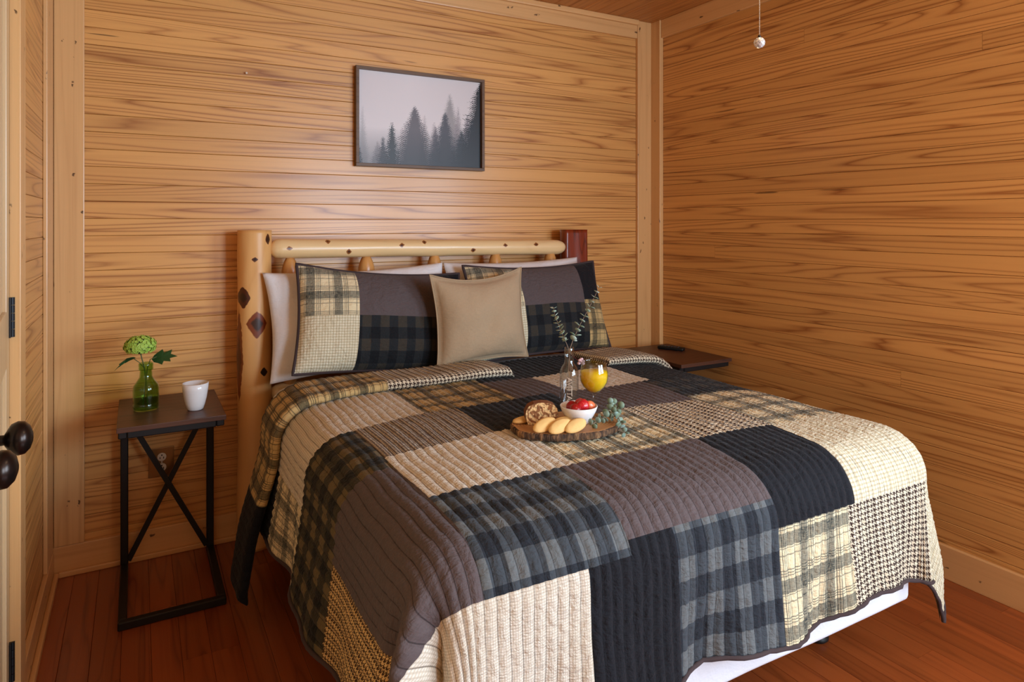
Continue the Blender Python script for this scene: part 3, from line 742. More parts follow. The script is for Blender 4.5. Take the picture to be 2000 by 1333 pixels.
# ------------------------------------------------------------------ bedside tables
def side_table(x0, x1, y0, y1, label, zt=.66):
    r = tag(empty('side_table', ((x0+x1)/2, (y0+y1)/2, 0)), label, 'side table', 'bedside tables with X braced black legs')
    hx, hy = (x1-x0)/2, (y1-y0)/2
    bm = bmesh.new(); box(bm, -hx, hx, -hy, hy, zt-.018, zt, bev=.002); obj('table_top', bm, M['walnut'], r)
    b = .027; ix = hx-.018; yb = hy-.02; yf = -hy+.015
    for sx in (-1, 1):
        bar('leg', (sx*ix, yb, .0), (sx*ix, yb, zt-.04), b, b, M['black_metal'], r)
        bar('base_bar', (sx*ix, yf-.04, b/2), (sx*ix, yb-b/2, b/2), b, b, M['black_metal'], r, (0, 0, 1))
        bar('top_bar', (sx*ix, yf, zt-.029), (sx*ix, yb+b/2, zt-.029), b, b, M['black_metal'], r, (0, 0, 1))
    bar('base_bar', (-ix-b/2, yf-.05, b/2), (ix+b/2, yf-.05, b/2), b, b, M['black_metal'], r, (0, 0, 1))
    bar('top_bar', (-ix+b/2, yf+.01, zt-.029), (ix-b/2, yf+.01, zt-.029), b, b, M['black_metal'], r, (0, 0, 1))
    bar('cross_brace', (-ix+b/2, yb, .03), (ix-b/2-.0, yb, zt-.07), .020, .008, M['black_metal'], r, (0, 1, 0))
    bar('cross_brace', (ix-b/2, yb-.008, .03), (-ix+b/2, yb-.008, zt-.07), .020, .008, M['black_metal'], r, (0, 1, 0))
    return r
t1 = side_table(-.060, .282, 2.615, 3.045, 'narrow walnut-topped side table with X brace holding vase and mug')
t2 = side_table(2.318, 2.662, 2.45, 2.93, 'walnut-topped side table in the far corner holding a black remote')

# glass materials
def glass(name, col, rough=.02, ior=1.45, dens=None):
    t = NT(name, rough); t.b.inputs['Transmission Weight'].default_value = 1; t.b.inputs['IOR'].default_value = ior
    t.b.inputs['Base Color'].default_value = col
    return t.m
def thin_glass(name, tint, rough=.03, base=.05):
    m = bpy.data.materials.new(name); m.use_nodes = True; nt = m.node_tree; n = nt.nodes; n.remove(n['Principled BSDF'])
    tr = n.new('ShaderNodeBsdfTransparent'); tr.inputs[0].default_value = tint
    gl = n.new('ShaderNodeBsdfGlossy'); gl.inputs['Roughness'].default_value = rough; gl.inputs[0].default_value = (1, 1, 1, 1)
    fw_ = n.new('ShaderNodeLayerWeight'); fw_.inputs[0].default_value = .5
    fz = n.new('ShaderNodeMath'); fz.operation = 'POWER'; fz.inputs[1].default_value = 4.0; nt.links.new(fw_.outputs['Facing'], fz.inputs[0])
    ad = n.new('ShaderNodeMath'); ad.operation = 'ADD'; ad.inputs[1].default_value = base; nt.links.new(fz.outputs[0], ad.inputs[0])
    mx_ = n.new('ShaderNodeMixShader'); nt.links.new(ad.outputs[0], mx_.inputs[0]); nt.links.new(tr.outputs[0], mx_.inputs[1]); nt.links.new(gl.outputs[0], mx_.inputs[2])
    nt.links.new(mx_.outputs[0], n['Material Output'].inputs[0]); return m
M['glass_clear'] = glass('clear_glass', (.97, .98, .98, 1))
M['glass_green'] = glass('green_glass', (.30, .62, .22, 1))
M['glass_clear'] = thin_glass('clear_glass', (.93, .94, .94, 1)); M['glass_green'] = thin_glass('green_glass', (.66, .82, .50, 1), .04, .03)
M['water'] = thin_glass('water', (.80, .88, .78, 1), .02, 0)
M['ceramic'] = plain('white_ceramic', srgb(235, 233, 232), .18)
M['ceramic_bowl'] = M['ceramic']
M['juice'] = plain('orange_juice', srgb(255, 208, 0), .5, 0, .3, Subsurface_Weight=.25)
M['stem'] = plain('plant_stem', srgb(90, 96, 52), .6)
M['stem_brown'] = plain('twig', srgb(128, 104, 84), .6)
M['leaf_dark'] = plain('dark_green_leaf', srgb(34, 74, 34), .5)
def grad_leaf(name, a, b):
    t = NT(name, .6); r = t.rnd(); n = t.noise(t.coord(), 90, 3)
    t.color(t.mix(t.math('ADD', t.math('MULTIPLY', r, .7), t.math('MULTIPLY', n, .3)), a, b)); t.b.inputs['Sheen Weight'].default_value = .2; return t.m
M['euca'] = grad_leaf('eucalyptus_leaf', srgb(120, 148, 112), srgb(190, 206, 192))
M['euca2'] = grad_leaf('eucalyptus_leaf_mixed', srgb(92, 104, 44), srgb(140, 168, 160))
M['petal'] = grad_leaf('green_petal', srgb(150, 184, 62), srgb(196, 220, 120))
M['petal'] = plain('lime_petal', srgb(172, 206, 84), .6)

# green bottle vase with flower
zt = .6605
def vessel(name, outer, thick, mat, parent, n=40, floor_t=.004, loc=(0, 0, 0)):
    bm = bmesh.new()
    inner = [(max(r-thick, .0005), z) for r, z in outer][::-1]
    inner = [(r, z) for r, z in inner if z > floor_t]
    prof = [(.0005, outer[0][1])]+outer+inner+[(max(inner[-1][0]*.98, .001), floor_t), (.0005, floor_t)]
    lathe(bm, prof, n, cap0=True, cap1=True)
    bmesh.ops.recalc_face_normals(bm, faces=bm.faces)
    return obj(name, bm, mat, parent, True, loc)
gv = tag(empty('bottle_vase', (.030, 2.835, zt)), 'small green glass bottle vase on the left side table', 'vase'); gv.scale = (1.17, 1.17, 1.17)
vessel('bottle', [(.034, 0), (.037, .004), (.0375, .02), (.036, .023), (.0375, .026), (.0375, .066), (.035, .078), (.024, .094), (.0185, .104), (.0175, .124), (.0205, .126), (.0215, .131), (.0205, .136), (.0215, .139), (.021, .146), (.0195, .148)], .0028, M['glass_green'], gv)
bm = bmesh.new(); lathe(bm, [(.0005, .0045), (.0335, .0045), (.0342, .02), (.034, .040), (.0005, .040)], 32); bmesh.ops.recalc_face_normals(bm, faces=bm.faces)
obj('water', bm, M['water'], gv, True)
fl_ = tag(empty('flower_stem', (.030, 2.835, zt)), 'lime green snowball flower with two dark leaves standing in the green vase', 'flower'); fl_.scale = (1.17, 1.17, 1.17)
bm = bmesh.new(); tube(bm, [(.004, .003, .012), (.003, 0, .06), (-.004, 0, .13), (-.012, 0, .165), (-.016, 0, .185)], .0018, 8)
obj('stem', bm, M['stem'], fl_, True)
bm = bmesh.new(); tube(bm, [(-.008, 0, .015), (.004, .0, .13), (.012, -.004, .158), (.03, -.008, .165)], .0014, 8); obj('leaf_stalk', bm, M['stem'], fl_, True)
bm = bmesh.new(); tube(bm, [(-.004, 0, .130), (-.018, 0, .150), (-.036, -.002, .166)], .0012, 8); obj('leaf_stalk', bm, M['stem'], fl_, True)
def lobed_leaf(parent, pts, z0, drop, loc, mat, rot=(0, 0, 0)):
    bm = bmesh.new(); c = bm.verts.new((.03, 0, .002))
    vs = [bm.verts.new((x, y, -drop*x*x*20+.15*abs(y))) for x, y in pts]
    for i in range(len(vs)): bm.faces.new((c, vs[i], vs[(i+1) % len(vs)]))
    ex_ = bmesh.ops.extrude_face_region(bm, geom=list(bm.faces)); 
    bmesh.ops.translate(bm, verts=[v for v in ex_['geom'] if isinstance(v, bmesh.types.BMVert)], vec=(0, 0, .0006))
    bmesh.ops.recalc_face_normals(bm, faces=bm.faces)
    return obj('leaf', bm, mat, parent, False, loc, rot)
LP = [(0, 0), (.008, -.014), (.020, -.020), (.034, -.030), (.037, -.016), (.058, -.022), (.054, -.008), (.076, -.004), (.056, .008), (.060, .022), (.036, .016), (.032, .028), (.018, .020), (.007, .012)]
lobed_leaf(fl_, LP, 0, .05, (.016, -.006, .158), M['leaf_dark'], (math.radians(48), math.radians(-10), math.radians(-18)))
lobed_leaf(fl_, [(x*.85, y*.7) for x, y in LP], 0, .3, (-.028, -.002, .166), M['leaf_dark'], (math.radians(30), math.radians(8), math.radians(190)))
bm = bmesh.new(); rr = random.Random(3)
for i in range(420):
    a = rr.uniform(0, 2*PI); ct = rr.uniform(-.55, 1); stt = math.sqrt(max(0, 1-ct*ct)); R_ = rr.uniform(.86, 1.05)
    n = Vector((stt*math.cos(a), stt*math.sin(a), ct)); c = Vector((-.016+.045*R_*n.x, .041*R_*n.y, .203+.031*R_*n.z))
    u = n.orthogonal().normalized(); v = n.cross(u); a0 = rr.uniform(0, PI)
    for k in range(5):
        aa = a0+k*2*PI/5; d = (u*math.cos(aa)+v*math.sin(aa)); s = (-u*math.sin(aa)+v*math.cos(aa))
        q = [c, c+d*.0035+s*.0024+n*.0006, c+d*.0064+n*.0016, c+d*.0035-s*.0024+n*.0006]
        bm.faces.new([bm.verts.new(p) for p in q])
o = obj('blossom', bm, M['petal'], fl_); 
bm = bmesh.new(); bmesh.ops.create_icosphere(bm, subdivisions=2, radius=1, matrix=Matrix.Translation((-.016, 0, .203))@Matrix.Diagonal((.040, .036, .027, 1)))
obj('flower_core', bm, M['stem'], fl_, True)
# mug
mg = tag(empty('mug', (.190, 2.745, zt)), 'plain white ceramic mug on the left side table', 'mug')
bm = bmesh.new()
outer = [(.024, 0), (.0275, .003), (.033, .02), (.039, .045), (.0435, .075), (.0455, .098)]
inn = [(.0425, .099), (.040, .075), (.0355, .045), (.029, .02), (.020, .008), (.0005, .007)]
lathe(bm, [(.0005, 0)]+outer+inn, 40, cap0=True, cap1=True); bmesh.ops.recalc_face_normals(bm, faces=bm.faces)
obj('mug_body', bm, M['ceramic'], mg, True)
bm = bmesh.new(); ah = math.radians(58)
tube(bm, [((.040+r)*math.cos(ah), (.040+r)*math.sin(ah), z) for r, z in ((.0, .082), (.016, .085), (.026, .072), (.024, .050), (.010, .034), (-.004, .032))], .005, 10)
obj('handle', bm, M['ceramic'], mg, True)
# remote
rm = tag(empty('remote_control', (2.55, 2.775, zt), math.radians(-62)), 'black remote control lying on the corner side table', 'remote')
bm = bmesh.new(); box(bm, -.072, .072, -.021, .021, 0, .017, bev=.006); obj('remote_body', bm, M['black_metal'], rm, True)
mrub = plain('rubber_button', srgb(58, 58, 62), .6)
for i in range(6):
    for j in range(3):
        bm = bmesh.new(); lathe(bm, [(.0042, .0165), (.0042, .0185), (.003, .0192)], 10); obj('button', bm, mrub, rm, True, (-.05+i*.018, -.011+j*.011, 0))

# ------------------------------------------------------------------ power outlet
ol = tag(empty('power_outlet', (.0875, YW, .376)), 'double power outlet on a brass coloured plate behind the left side table', 'outlet')
mpl = plain('brass_plate', srgb(148, 108, 62), .35, .55); mrec = plain('ivory_receptacle', srgb(232, 218, 196), .4); mdk = plain('slot_dark', srgb(30, 22, 18), .8)
bm = bmesh.new(); box(bm, -.0465, .0465, -.006, -.0006, -.059, .059, bev=.0025); obj('wall_plate', bm, mpl, ol)
for z in (.021, -.021):
    bm = bmesh.new(); lathe(bm, [(.0165, 0), (.0165, .0025), (.015, .0035)], 24)
    q = obj('receptacle', bm, mrec, ol, False, (.002, -.006, z), (PI/2, 0, 0))
    for dx, dz in ((-.0065, -.003), (.0065, -.003), (0, .008)):
        bm = bmesh.new(); box(bm, dx-.0014 if dz < 0 else dx-.0025, dx+.0014 if dz < 0 else dx+.0025, dz-.004 if dz < 0 else dz-.0025, dz+.004 if dz < 0 else dz+.0025, .0034, .0040)
        s_ = obj('slot', bm, mdk, q)
bm = bmesh.new(); lathe(bm, [(.003, 0), (.003, .0015)], 12); obj('screw', bm, mrec, ol, False, (.002, -.006, 0), (PI/2, 0, 0))

# ------------------------------------------------------------------ picture
px0, px1, pz0, pz1 = .886, 1.553, 1.618, 2.086
pic = tag(empty('framed_picture', ((px0+px1)/2, YW, (pz0+pz1)/2)), 'framed print of dark fir trees in fog on the back wall above the bed', 'picture')
W_, H_ = (px1-px0)/2, (pz1-pz0)/2; fw = .015
for n, d in (('frame_side', (-W_, W_, -.034, -.001, H_-fw, H_)), ('frame_side', (-W_, W_, -.034, -.001, -H_, -H_+fw)), ('frame_side', (-W_, -W_+fw, -.034, -.001, -H_+fw, H_-fw)), ('frame_side', (W_-fw, W_, -.034, -.001, -H_+fw, H_-fw))):
    bm = bmesh.new(); box(bm, *d, bev=.0015); obj(n, bm, M['frame_wood'], pic)
NX, NZ = 260, 182
xx, zz = np.meshgrid(np.linspace(0, 1, NX+1), np.linspace(0, 1, NZ+1), indexing='ij')
img = np.ones(xx.shape+(3,))*np.array([.86, .825, .825])
img *= (1-.10*zz[..., None]*np.abs(xx[..., None]-.4))
rs = np.random.RandomState(4)
def tree(cx, top, base_w, col, op, rag=.5, soft=.01):
    """fir silhouette printed on the picture: cx, top in 0..1"""
    global img
    h = top-zz; asp = 1.45
    tiers = rs.uniform(.7, 1.3, 40); k = np.clip((h*44).astype(int), 0, 39)
    saw = (h*44+.8*np.sin(xx*60+cx*40)) % 1
    halfw = 1.35*base_w*np.clip(h/.65, 0, 1)**.75*(1-rag*.55+rag*saw*tiers[k])+.0025
    jit = rs.uniform(-.010, .010, xx.shape)
    m = np.clip((halfw-np.abs(xx-cx)+jit)/soft, 0, 1)*(h > 0)
    fog = np.clip(1.0-.35*np.clip(h/.9, 0, 1), 0, 1)
    a = (m*op)[..., None]
    img = img*(1-a)+np.array(col)*a
for a in ((.035, .62, .045, (.62, .60, .60), .75, .3, .03), (.34, .42, .05, (.66, .60, .60), .6, .4, .02), (.52, .58, .05, (.60, .56, .56), .65, .4, .02), (.60, .50, .06, (.50, .46, .47), .6, .5, .015),
          (.73, .84, .085, (.46, .44, .44), .75, .4, .03), (.80, .70, .05, (.46, .43, .45), .65, .5, .02), (.88, .60, .07, (.34, .31, .34), .7, .5, .015), (.15, .25, .09, (.45, .42, .43), .6, .5, .02),
          (.44, .66, .115, (.24, .22, .24), .85, .7, .012), (.19, .30, .055, (.17, .16, .18), .8, .9, .008), (.26, .46, .06, (.11, .12, .13), .9, 1.0, .006), (.61, .45, .06, (.24, .22, .25), .8, .8, .01),
          (.69, .62, .09, (.18, .18, .21), .85, .8, .01), (.83, .42, .10, (.13, .15, .18), .85, .8, .01), (.99, .98, .10, (.045, .05, .06), .97, 1.0, .006), (.93, .58, .10, (.08, .095, .12), .9, .9, .008), (.01, .18, .05, (.12, .12, .14), .9, .9, .01)):
    tree(*a)
gr = np.clip((.40-zz)/.34, 0, 1)[..., None]*np.clip(.45+.5*xx[..., None], 0, 1)
img = img*(1-gr*.85)+np.array([.085, .10, .115])*gr*.95
img = np.clip(img**2.2*1.15 if False else img**1.9, 0, 1)
me = bpy.data.meshes.new('art_print')
gx = -W_+fw-.002+xx*(2*W_-2*fw+.004); gz = -H_+fw-.002+zz*(2*H_-2*fw+.004)
vv = np.stack([gx, np.full_like(gx, -.014), gz], -1).reshape(-1, 3)
idx = np.arange(vv.shape[0]).reshape(xx.shape); q = np.stack([idx[:-1, :-1], idx[1:, :-1], idx[1:, 1:], idx[:-1, 1:]], -1).reshape(-1, 4)
me.from_pydata(vv.tolist(), [], q.tolist())
ca = me.color_attributes.new('print', 'FLOAT_COLOR', 'POINT')
ca.data.foreach_set('color', np.concatenate([img.reshape(-1, 3), np.ones((vv.shape[0], 1))], 1).reshape(-1).astype(np.float32))
t = NT('printed_canvas', .45); at = t.n.new('ShaderNodeAttribute'); at.attribute_name = 'print'; t.color(at.outputs['Color']); me.materials.append(t.m)
link(bpy.data.objects.new('art_print', me), pic)
bm = bmesh.new(); box(bm, -W_+fw-.002, W_-fw+.002, -.013, -.006, -H_+fw-.002, H_-fw+.002); obj('backing_board', bm, M['backing'], pic)
# nail in the wall
nl = tag(empty('nail', (.413, YW, 1.915+.085)), 'small nail head in the back wall left of the picture', 'nail')
bm = bmesh.new(); lathe(bm, [(.002, 0), (.002, .010), (.005, .011), (.004, .013)], 12); obj('nail_head', bm, mrec, nl, True, (0, -.0005, 0), (PI/2, 0, 0))

# ------------------------------------------------------------------ ceiling fan (out of frame) and its pull chain
fan = tag(empty('ceiling_fan', (1.21, 1.04, ZC)), 'brown ceiling fan above the bed with a pull chain hanging below', 'ceiling fan')
bm = bmesh.new(); lathe(bm, [(.02, -.0), (.075, -.001), (.07, -.03), (.015, -.05), (.015, -.13), (.06, -.15), (.11, -.17), (.115, -.23), (.07, -.27), (.06, -.30)][::-1], 32); bmesh.ops.recalc_face_normals(bm, faces=bm.faces)
obj('fan_motor', bm, M['bronze'], fan, True)
for i in range(5):
    bm = bmesh.new(); box(bm, .13, .60, -.065, .065, -.215, -.208, bev=.003); obj('fan_blade', bm, M['walnut'], fan, False, None, (0, 0, i*2*PI/5+.5))
ch = tag(empty('pull_chain', (1.222, 1.0445, 1.757)), 'round clear crystal knob on a thin beaded chain hanging from above', 'pull chain')
bm = bmesh.new(); z = .014
while z < .49:
    bmesh.ops.create_icosphere(bm, subdivisions=1, radius=.0013, matrix=Matrix.Translation((0, 0, z))); z += .0036
tube(bm, [(0, 0, .012), (0, 0, .49)], .0004, 5)
obj('chain', bm, plain('nickel', srgb(190, 180, 165), .3, .8), ch, True)
bm = bmesh.new(); bmesh.ops.create_icosphere(bm, subdivisions=2, radius=.0125)
t = NT('crystal', .08); t.b.inputs['Transmission Weight'].default_value = .55; t.b.inputs['Base Color'].default_value = (.85, .83, .83, 1); t.b.inputs['IOR'].default_value = 1.55
n_ = t.vor(t.coord(), 220); t.color(t.mix(t.ramp(n_, [(.2, 0.), (.5, 1.)]), srgb(150, 148, 148), srgb(240, 236, 236)))
obj('crystal_knob', bm, t.m, ch)
bm = bmesh.new(); lathe(bm, [(.004, .011), (.003, .016), (.0015, .018)], 12); obj('knob_cap', bm, M['bronze'], ch, True)

# ------------------------------------------------------------------ breakfast board
TZ = .750; TH = .022
TX, TY = 1.092, 1.625
tb = tag(empty('serving_board', (TX, TY, TZ)), 'round wood slice board with rough bark rim on the quilt', 'serving board'); tb.rotation_euler = (0, 0, math.radians(-18)); tb.scale = (1.03, .70, 1)
def woodslice():
    t = NT('wood_slice_face', .5); p = t.coord(); d = t.vec('LENGTH', t.vec('MULTIPLY', p, (1, 1, 0)))
    n = t.noise(p, 14, 3); f = t.math('FRACT', t.math('ADD', t.math('MULTIPLY', d, 110.), t.math('MULTIPLY', n, 2.2)))
    c = t.mix(t.ramp(f, [(0, 1.), (.3, .2), (.8, .1), (1, 1.)]), srgb(196, 146, 92), srgb(142, 92, 50))
    c = t.mix(t.ramp(d, [(.08, 0.), (.135, .35), (.152, 0.)]), c, srgb(110, 64, 34)); t.color(c); return t.m
def bark():
    t = NT('bark', .95); p = t.coord(); n = t.noise(t.vec('MULTIPLY', p, (1, 1, .25)), 70, 4, .6); v = t.noise(t.vec('MULTIPLY', p, (1, 1, .12)), 34, 2)
    c = t.ramp(n, [(.34, srgb(34, 24, 18)), (.5, srgb(92, 66, 46)), (.62, srgb(160, 118, 78)), (.75, srgb(206, 168, 120))])
    c = t.mix(t.ramp(v, [(.45, 0.), (.6, .75)]), c, srgb(40, 28, 20)); t.color(c); t.bump(n, .8, .01); return t.m
NB = 96; fu = lambda a, s=0: .160*(1+.035*math.sin(2*a+.5)+.02*math.sin(5*a+1)+.012*math.sin(9*a))
bm = bmesh.new()
rings = []
for (k, z) in ((.94, 0), (.985, .003), (1., .010), (1.0, .018), (.985, TH-.002), (.965, TH)):
    rings.append([bm.verts.new((fu(a)*k*(1+(.014*mnoise.noise(Vector((a*9, z*60, 0)))))*math.cos(a), fu(a)*k*(1+(.014*mnoise.noise(Vector((a*9, z*60, 0)))))*math.sin(a), z)) for a in [2*PI*i/NB for i in range(NB)]])
for a, b in zip(rings, rings[1:]):
    for i in range(NB): bm.faces.new((a[i], a[(i+1) % NB], b[(i+1) % NB], b[i]))
bm.faces.new(rings[0][::-1])
bm.normal_update(); obj('bark_rim', bm, bark(), tb, True)
bm = bmesh.new(); vs = [bm.verts.new((fu(a)*.966*math.cos(a), fu(a)*.966*math.sin(a), TH)) for a in [2*PI*i/NB for i in range(NB)]]
vs2 = [bm.verts.new((fu(a)*.966*math.cos(a), fu(a)*.966*math.sin(a), TH-.004)) for a in [2*PI*i/NB for i in range(NB)]]
bm.faces.new(vs); bm.faces.new(vs2[::-1])
for i in range(NB): bm.faces.new((vs2[i], vs2[(i+1) % NB], vs[(i+1) % NB], vs[i]))
obj('board_face', bm, woodslice(), tb)
Z1 = TZ+TH+.0004
# clear bottle
BX, BYy, ZB = 1.227, 1.812, .748
cb = tag(empty('glass_bottle', (BX, BYy, ZB)), 'tall clear glass bottle with raised vertical lettering behind the wood slice board', 'bottle'); cb.scale = (1.04, 1.04, 1.07)
vessel('bottle', [(.028, 0), (.030, .004), (.030, .10), (.0295, .112), (.024, .126), (.0155, .138), (.0140, .150), (.0145, .158), (.0150, .160), (.0150, .184), (.0140, .187)], .0026, M['glass_clear'], cb, floor_t=.006)
# raised letters reading down the front of the bottle
fc = bpy.data.curves.new('lettering', 'FONT'); fc.body = 'LAVIE'; fc.size = .024; fc.extrude = .0006; fc.align_x = 'CENTER'; fc.align_y = 'CENTER'
fc.body = 'AVITTAV'; fc.size = .024; fc.space_character = .82
fo = bpy.data.objects.new('lettering', fc); COL.objects.link(fo)
dg = bpy.context.evaluated_depsgraph_get(); me = bpy.data.meshes.new_from_object(fo.evaluated_get(dg)); bpy.data.objects.remove(fo)
me.name = 'lettering'; me.materials.clear()
mlet = glass('glass_letter', (.95, .9, .84, 1), .25); mlet = plain('frosted_letter', srgb(214, 190, 166), .4); me.materials.append(mlet)
va = math.atan2(-BYy, -BX)                      # direction towards the camera
for v in me.vertices:
    s, hgt = v.co.y, -v.co.x                      # text runs downwards
    ang = va-(-s)/.0305*1.0
    rr_ = .0303+v.co.z*.5
    v.co = Vector((rr_*math.cos(ang), rr_*math.sin(ang), .060+hgt))
link(bpy.data.objects.new('lettering', me), cb)
# eucalyptus sprigs
def leaf_me(name, r, mat, cup=.25):
    bm = bmesh.new(); c = bm.verts.new((r*.95, 0, -cup*r*.3)); n = 10
    vs = [bm.verts.new((r*.95+r*math.cos(a)*.95, r*math.sin(a), cup*r*(math.sin(a)**2)*.4)) for a in [2*PI*i/n for i in range(n)]]
    for i in range(n): bm.faces.new((c, vs[i], vs[(i+1) % n]))
    ex_ = bmesh.ops.extrude_face_region(bm, geom=list(bm.faces))
    bmesh.ops.translate(bm, verts=[v for v in ex_['geom'] if isinstance(v, bmesh.types.BMVert)], vec=(0, 0, .0005))
    bmesh.ops.recalc_face_normals(bm, faces=bm.faces)
    return mesh_of(name, bm, mat, True)
LM = leaf_me('leaf', .0085, M['euca']); LM2 = leaf_me('leaf', .0105, M['euca2'])
def sprig(root, pts, leafm, start, n, s0, s1, seed, droop=.4):
    rr = random.Random(seed); P = [Vector(p) for p in pts]
    bm = bmesh.new(); tube(bm, P, [.0014-.0007*i/(len(P)-1) for i in range(len(P))], 6); obj('stem', bm, M['stem_brown'], root, True)
    seg = [(b-a).length for a, b in zip(P, P[1:])]; tot = sum(seg)
    for i in range(n):
        d = start+(tot-start)*i/(n-1)*.995; k = 0; dd = d
        while k < len(seg)-1 and dd > seg[k]: dd -= seg[k]; k += 1
        c = P[k].lerp(P[k+1], min(1, dd/seg[k])); tng = (P[k+1]-P[k]).normalized()
        u = tng.orthogonal().normalized(); v = tng.cross(u)
        a0 = i*PI/2+rr.uniform(-.4, .4)
        sc = s0+(s1-s0)*i/(n-1)
        for q in (0, PI):
            dirv = (u*math.cos(a0+q)+v*math.sin(a0+q)+tng*rr.uniform(.1, .6)).normalized()
            side = dirv.cross(tng).normalized(); nz_ = side.cross(dirv).normalized()
            mt = Matrix((( dirv.x, side.x, nz_.x, c.x), (dirv.y, side.y, nz_.y, c.y), (dirv.z, side.z, nz_.z, c.z), (0, 0, 0, 1)))@Matrix.Scale(sc*rr.uniform(.85, 1.15), 4)
            o = bpy.data.objects.new('leaf', leafm); COL.objects.link(o); o.parent = root; o.matrix_local = mt
def rel(p): return (p[0]-BX, p[1]-BYy, p[2]-Z1)
e1 = tag(empty('eucalyptus_sprig', (BX, BYy, ZB)), 'eucalyptus sprig leaning left out of the clear bottle', 'sprig', 'eucalyptus sprigs in the bottle')
sprig(e1, [(.012, .0, .010), (.006, 0, .09), (.0, .002, .18), (-.010, .006, .205), (-.026, .014, .245), (-.040, .020, .285), (-.043, .022, .305)], LM, .20, 10, 1.1, .75, 2)
e2 = tag(empty('eucalyptus_sprig', (BX, BYy, ZB)), 'eucalyptus sprig leaning right out of the clear bottle, the taller one', 'sprig', 'eucalyptus sprigs in the bottle')
sprig(e2, [(-.012, 0, .010), (-.004, 0, .10), (.002, .0, .18), (.016, .004, .205), (.044, .006, .25), (.074, .0, .30), (.098, -.006, .345), (.106, -.01, .365)], LM, .20, 12, 1.25, .8, 5)
e1.scale = e2.scale = (1.05, 1.05, 1.07)
# wine glass with juice
GX, GY = 1.200, 1.640
wg = tag(empty('wine_glass', (GX, GY, Z1)), 'stemmed wine glass half full of orange juice beside the clear bottle', 'glass')
bm = bmesh.new()
outer = [(.0005, .0), (.031, .0), (.0315, .0012), (.020, .003), (.006, .007), (.0036, .012), (.0033, .040), (.0038, .058), (.007, .066), (.020, .075), (.033, .088), (.0405, .104), (.0425, .120), (.0405, .138), (.0365, .156), (.0345, .166)]
innr = [(.0338, .166), (.0358, .156), (.0397, .138), (.0416, .120), (.0396, .104), (.0322, .0895), (.020, .0775), (.007, .070), (.0005, .069)]
lathe(bm, outer+innr, 40); bmesh.ops.recalc_face_normals(bm, faces=bm.faces)
obj('glass_body', bm, M['glass_clear'], wg, True)
bm = bmesh.new(); lathe(bm, [(.0005, .0695), (.007, .0705), (.020, .078), (.0321, .090), (.0394, .1042), (.0413, .120), (.0402, .132), (.0005, .132)], 40); bmesh.ops.recalc_face_normals(bm, faces=bm.faces)
obj('orange_juice', bm, M['juice'], wg, True)
# pink blossom clip on the rim beside the bottle neck
pk = tag(empty('small_blossom', (1.187, 1.688, Z1+.155)), 'tiny pale pink blossom between bottle neck and wine glass', 'flower')
bm = bmesh.new()
for i in range(7):
    a = i*2*PI/7; bmesh.ops.create_icosphere(bm, subdivisions=2, radius=1, matrix=Matrix.Translation((.007*math.cos(a), .005*math.sin(a), .006*math.sin(a*2)))@Matrix.Diagonal((.006, .005, .005, 1)))
obj('petals', bm, plain('pink_petal', srgb(214, 182, 188), .6), pk, True)
bm = bmesh.new(); tube(bm, [(0, 0, -.004), (.004, .04, .004), (.022, .100, .006)], .0012, 6); obj('stalk', bm, plain('wine_stalk', srgb(96, 40, 56), .6), pk, True)
# bowl with strawberries
OX, OY = 1.118, 1.602
bw = tag(empty('bowl', (OX, OY, Z1)), 'small white bowl of strawberries on the wood slice board', 'bowl')
bm = bmesh.new()
lathe(bm, [(.0005, 0), (.026, 0), (.029, .003), (.040, .018), (.050, .036), (.0545, .050), (.0530, .0515), (.048, .037), (.037, .018), (.024, .007), (.0005, .006)], 44); bmesh.ops.recalc_face_normals(bm, faces=bm.faces)
obj('bowl_body', bm, M['ceramic'], bw, True)
def berry_mat(name, a, b, cut=False):
    t = NT(name, .28); v = t.vor(t.coord(), 260); c = t.mix(t.ramp(v, [(.0, 1.), (.25, 0.)]), a, b)
    t.color(c); t.bump(v, .3, .002); t.b.inputs['Coat Weight'].default_value = .3; return t.m
mb1 = berry_mat('strawberry_red', srgb(190, 18, 36), srgb(224, 150, 60)); mb2 = berry_mat('strawberry_dark', srgb(150, 10, 22), srgb(190, 90, 50)); mb3 = berry_mat('strawberry_cut', srgb(240, 120, 78), srgb(250, 200, 150))
bers = [(-.024, -.018, .046, .017, mb2, 'dark red strawberry at the left of the white bowl'), (.003, -.014, .052, .020, mb1, 'large glossy strawberry at the top of the white bowl'), (.029, -.012, .047, .018, mb3, 'cut orange-pink strawberry half at the right of the white bowl'),
        (.014, .012, .050, .017, mb1, 'strawberry behind the large one in the white bowl'), (-.012, .016, .044, .018, mb2, 'strawberry at the back left of the white bowl'), (.034, .014, .044, .015, mb2, 'small strawberry at the back right of the white bowl')]
for i, (x, y, z, r_, m_, lb) in enumerate(bers):
    o = tag(empty('strawberry', (OX+x, OY+y, Z1+z)), lb, 'strawberry', 'strawberries in the bowl'); o.rotation_euler = (.5+i*1.1, .4*i, i*1.7)
    bm = bmesh.new(); lathe(bm, [(.0005, -r_*1.15), (r_*.35, -r_*1.0), (r_*.72, -r_*.55), (r_*.97, .0), (r_*.95, r_*.4), (r_*.6, r_*.8), (.0005, r_*.82)], 24)
    bmesh.ops.recalc_face_normals(bm, faces=bm.faces); obj('berry', bm, m_, o, True)
bm = bmesh.new(); lathe(bm, [(.0005, .010), (.030, .012), (.041, .030), (.030, .036), (.0005, .036)], 20); bmesh.ops.recalc_face_normals(bm, faces=bm.faces)
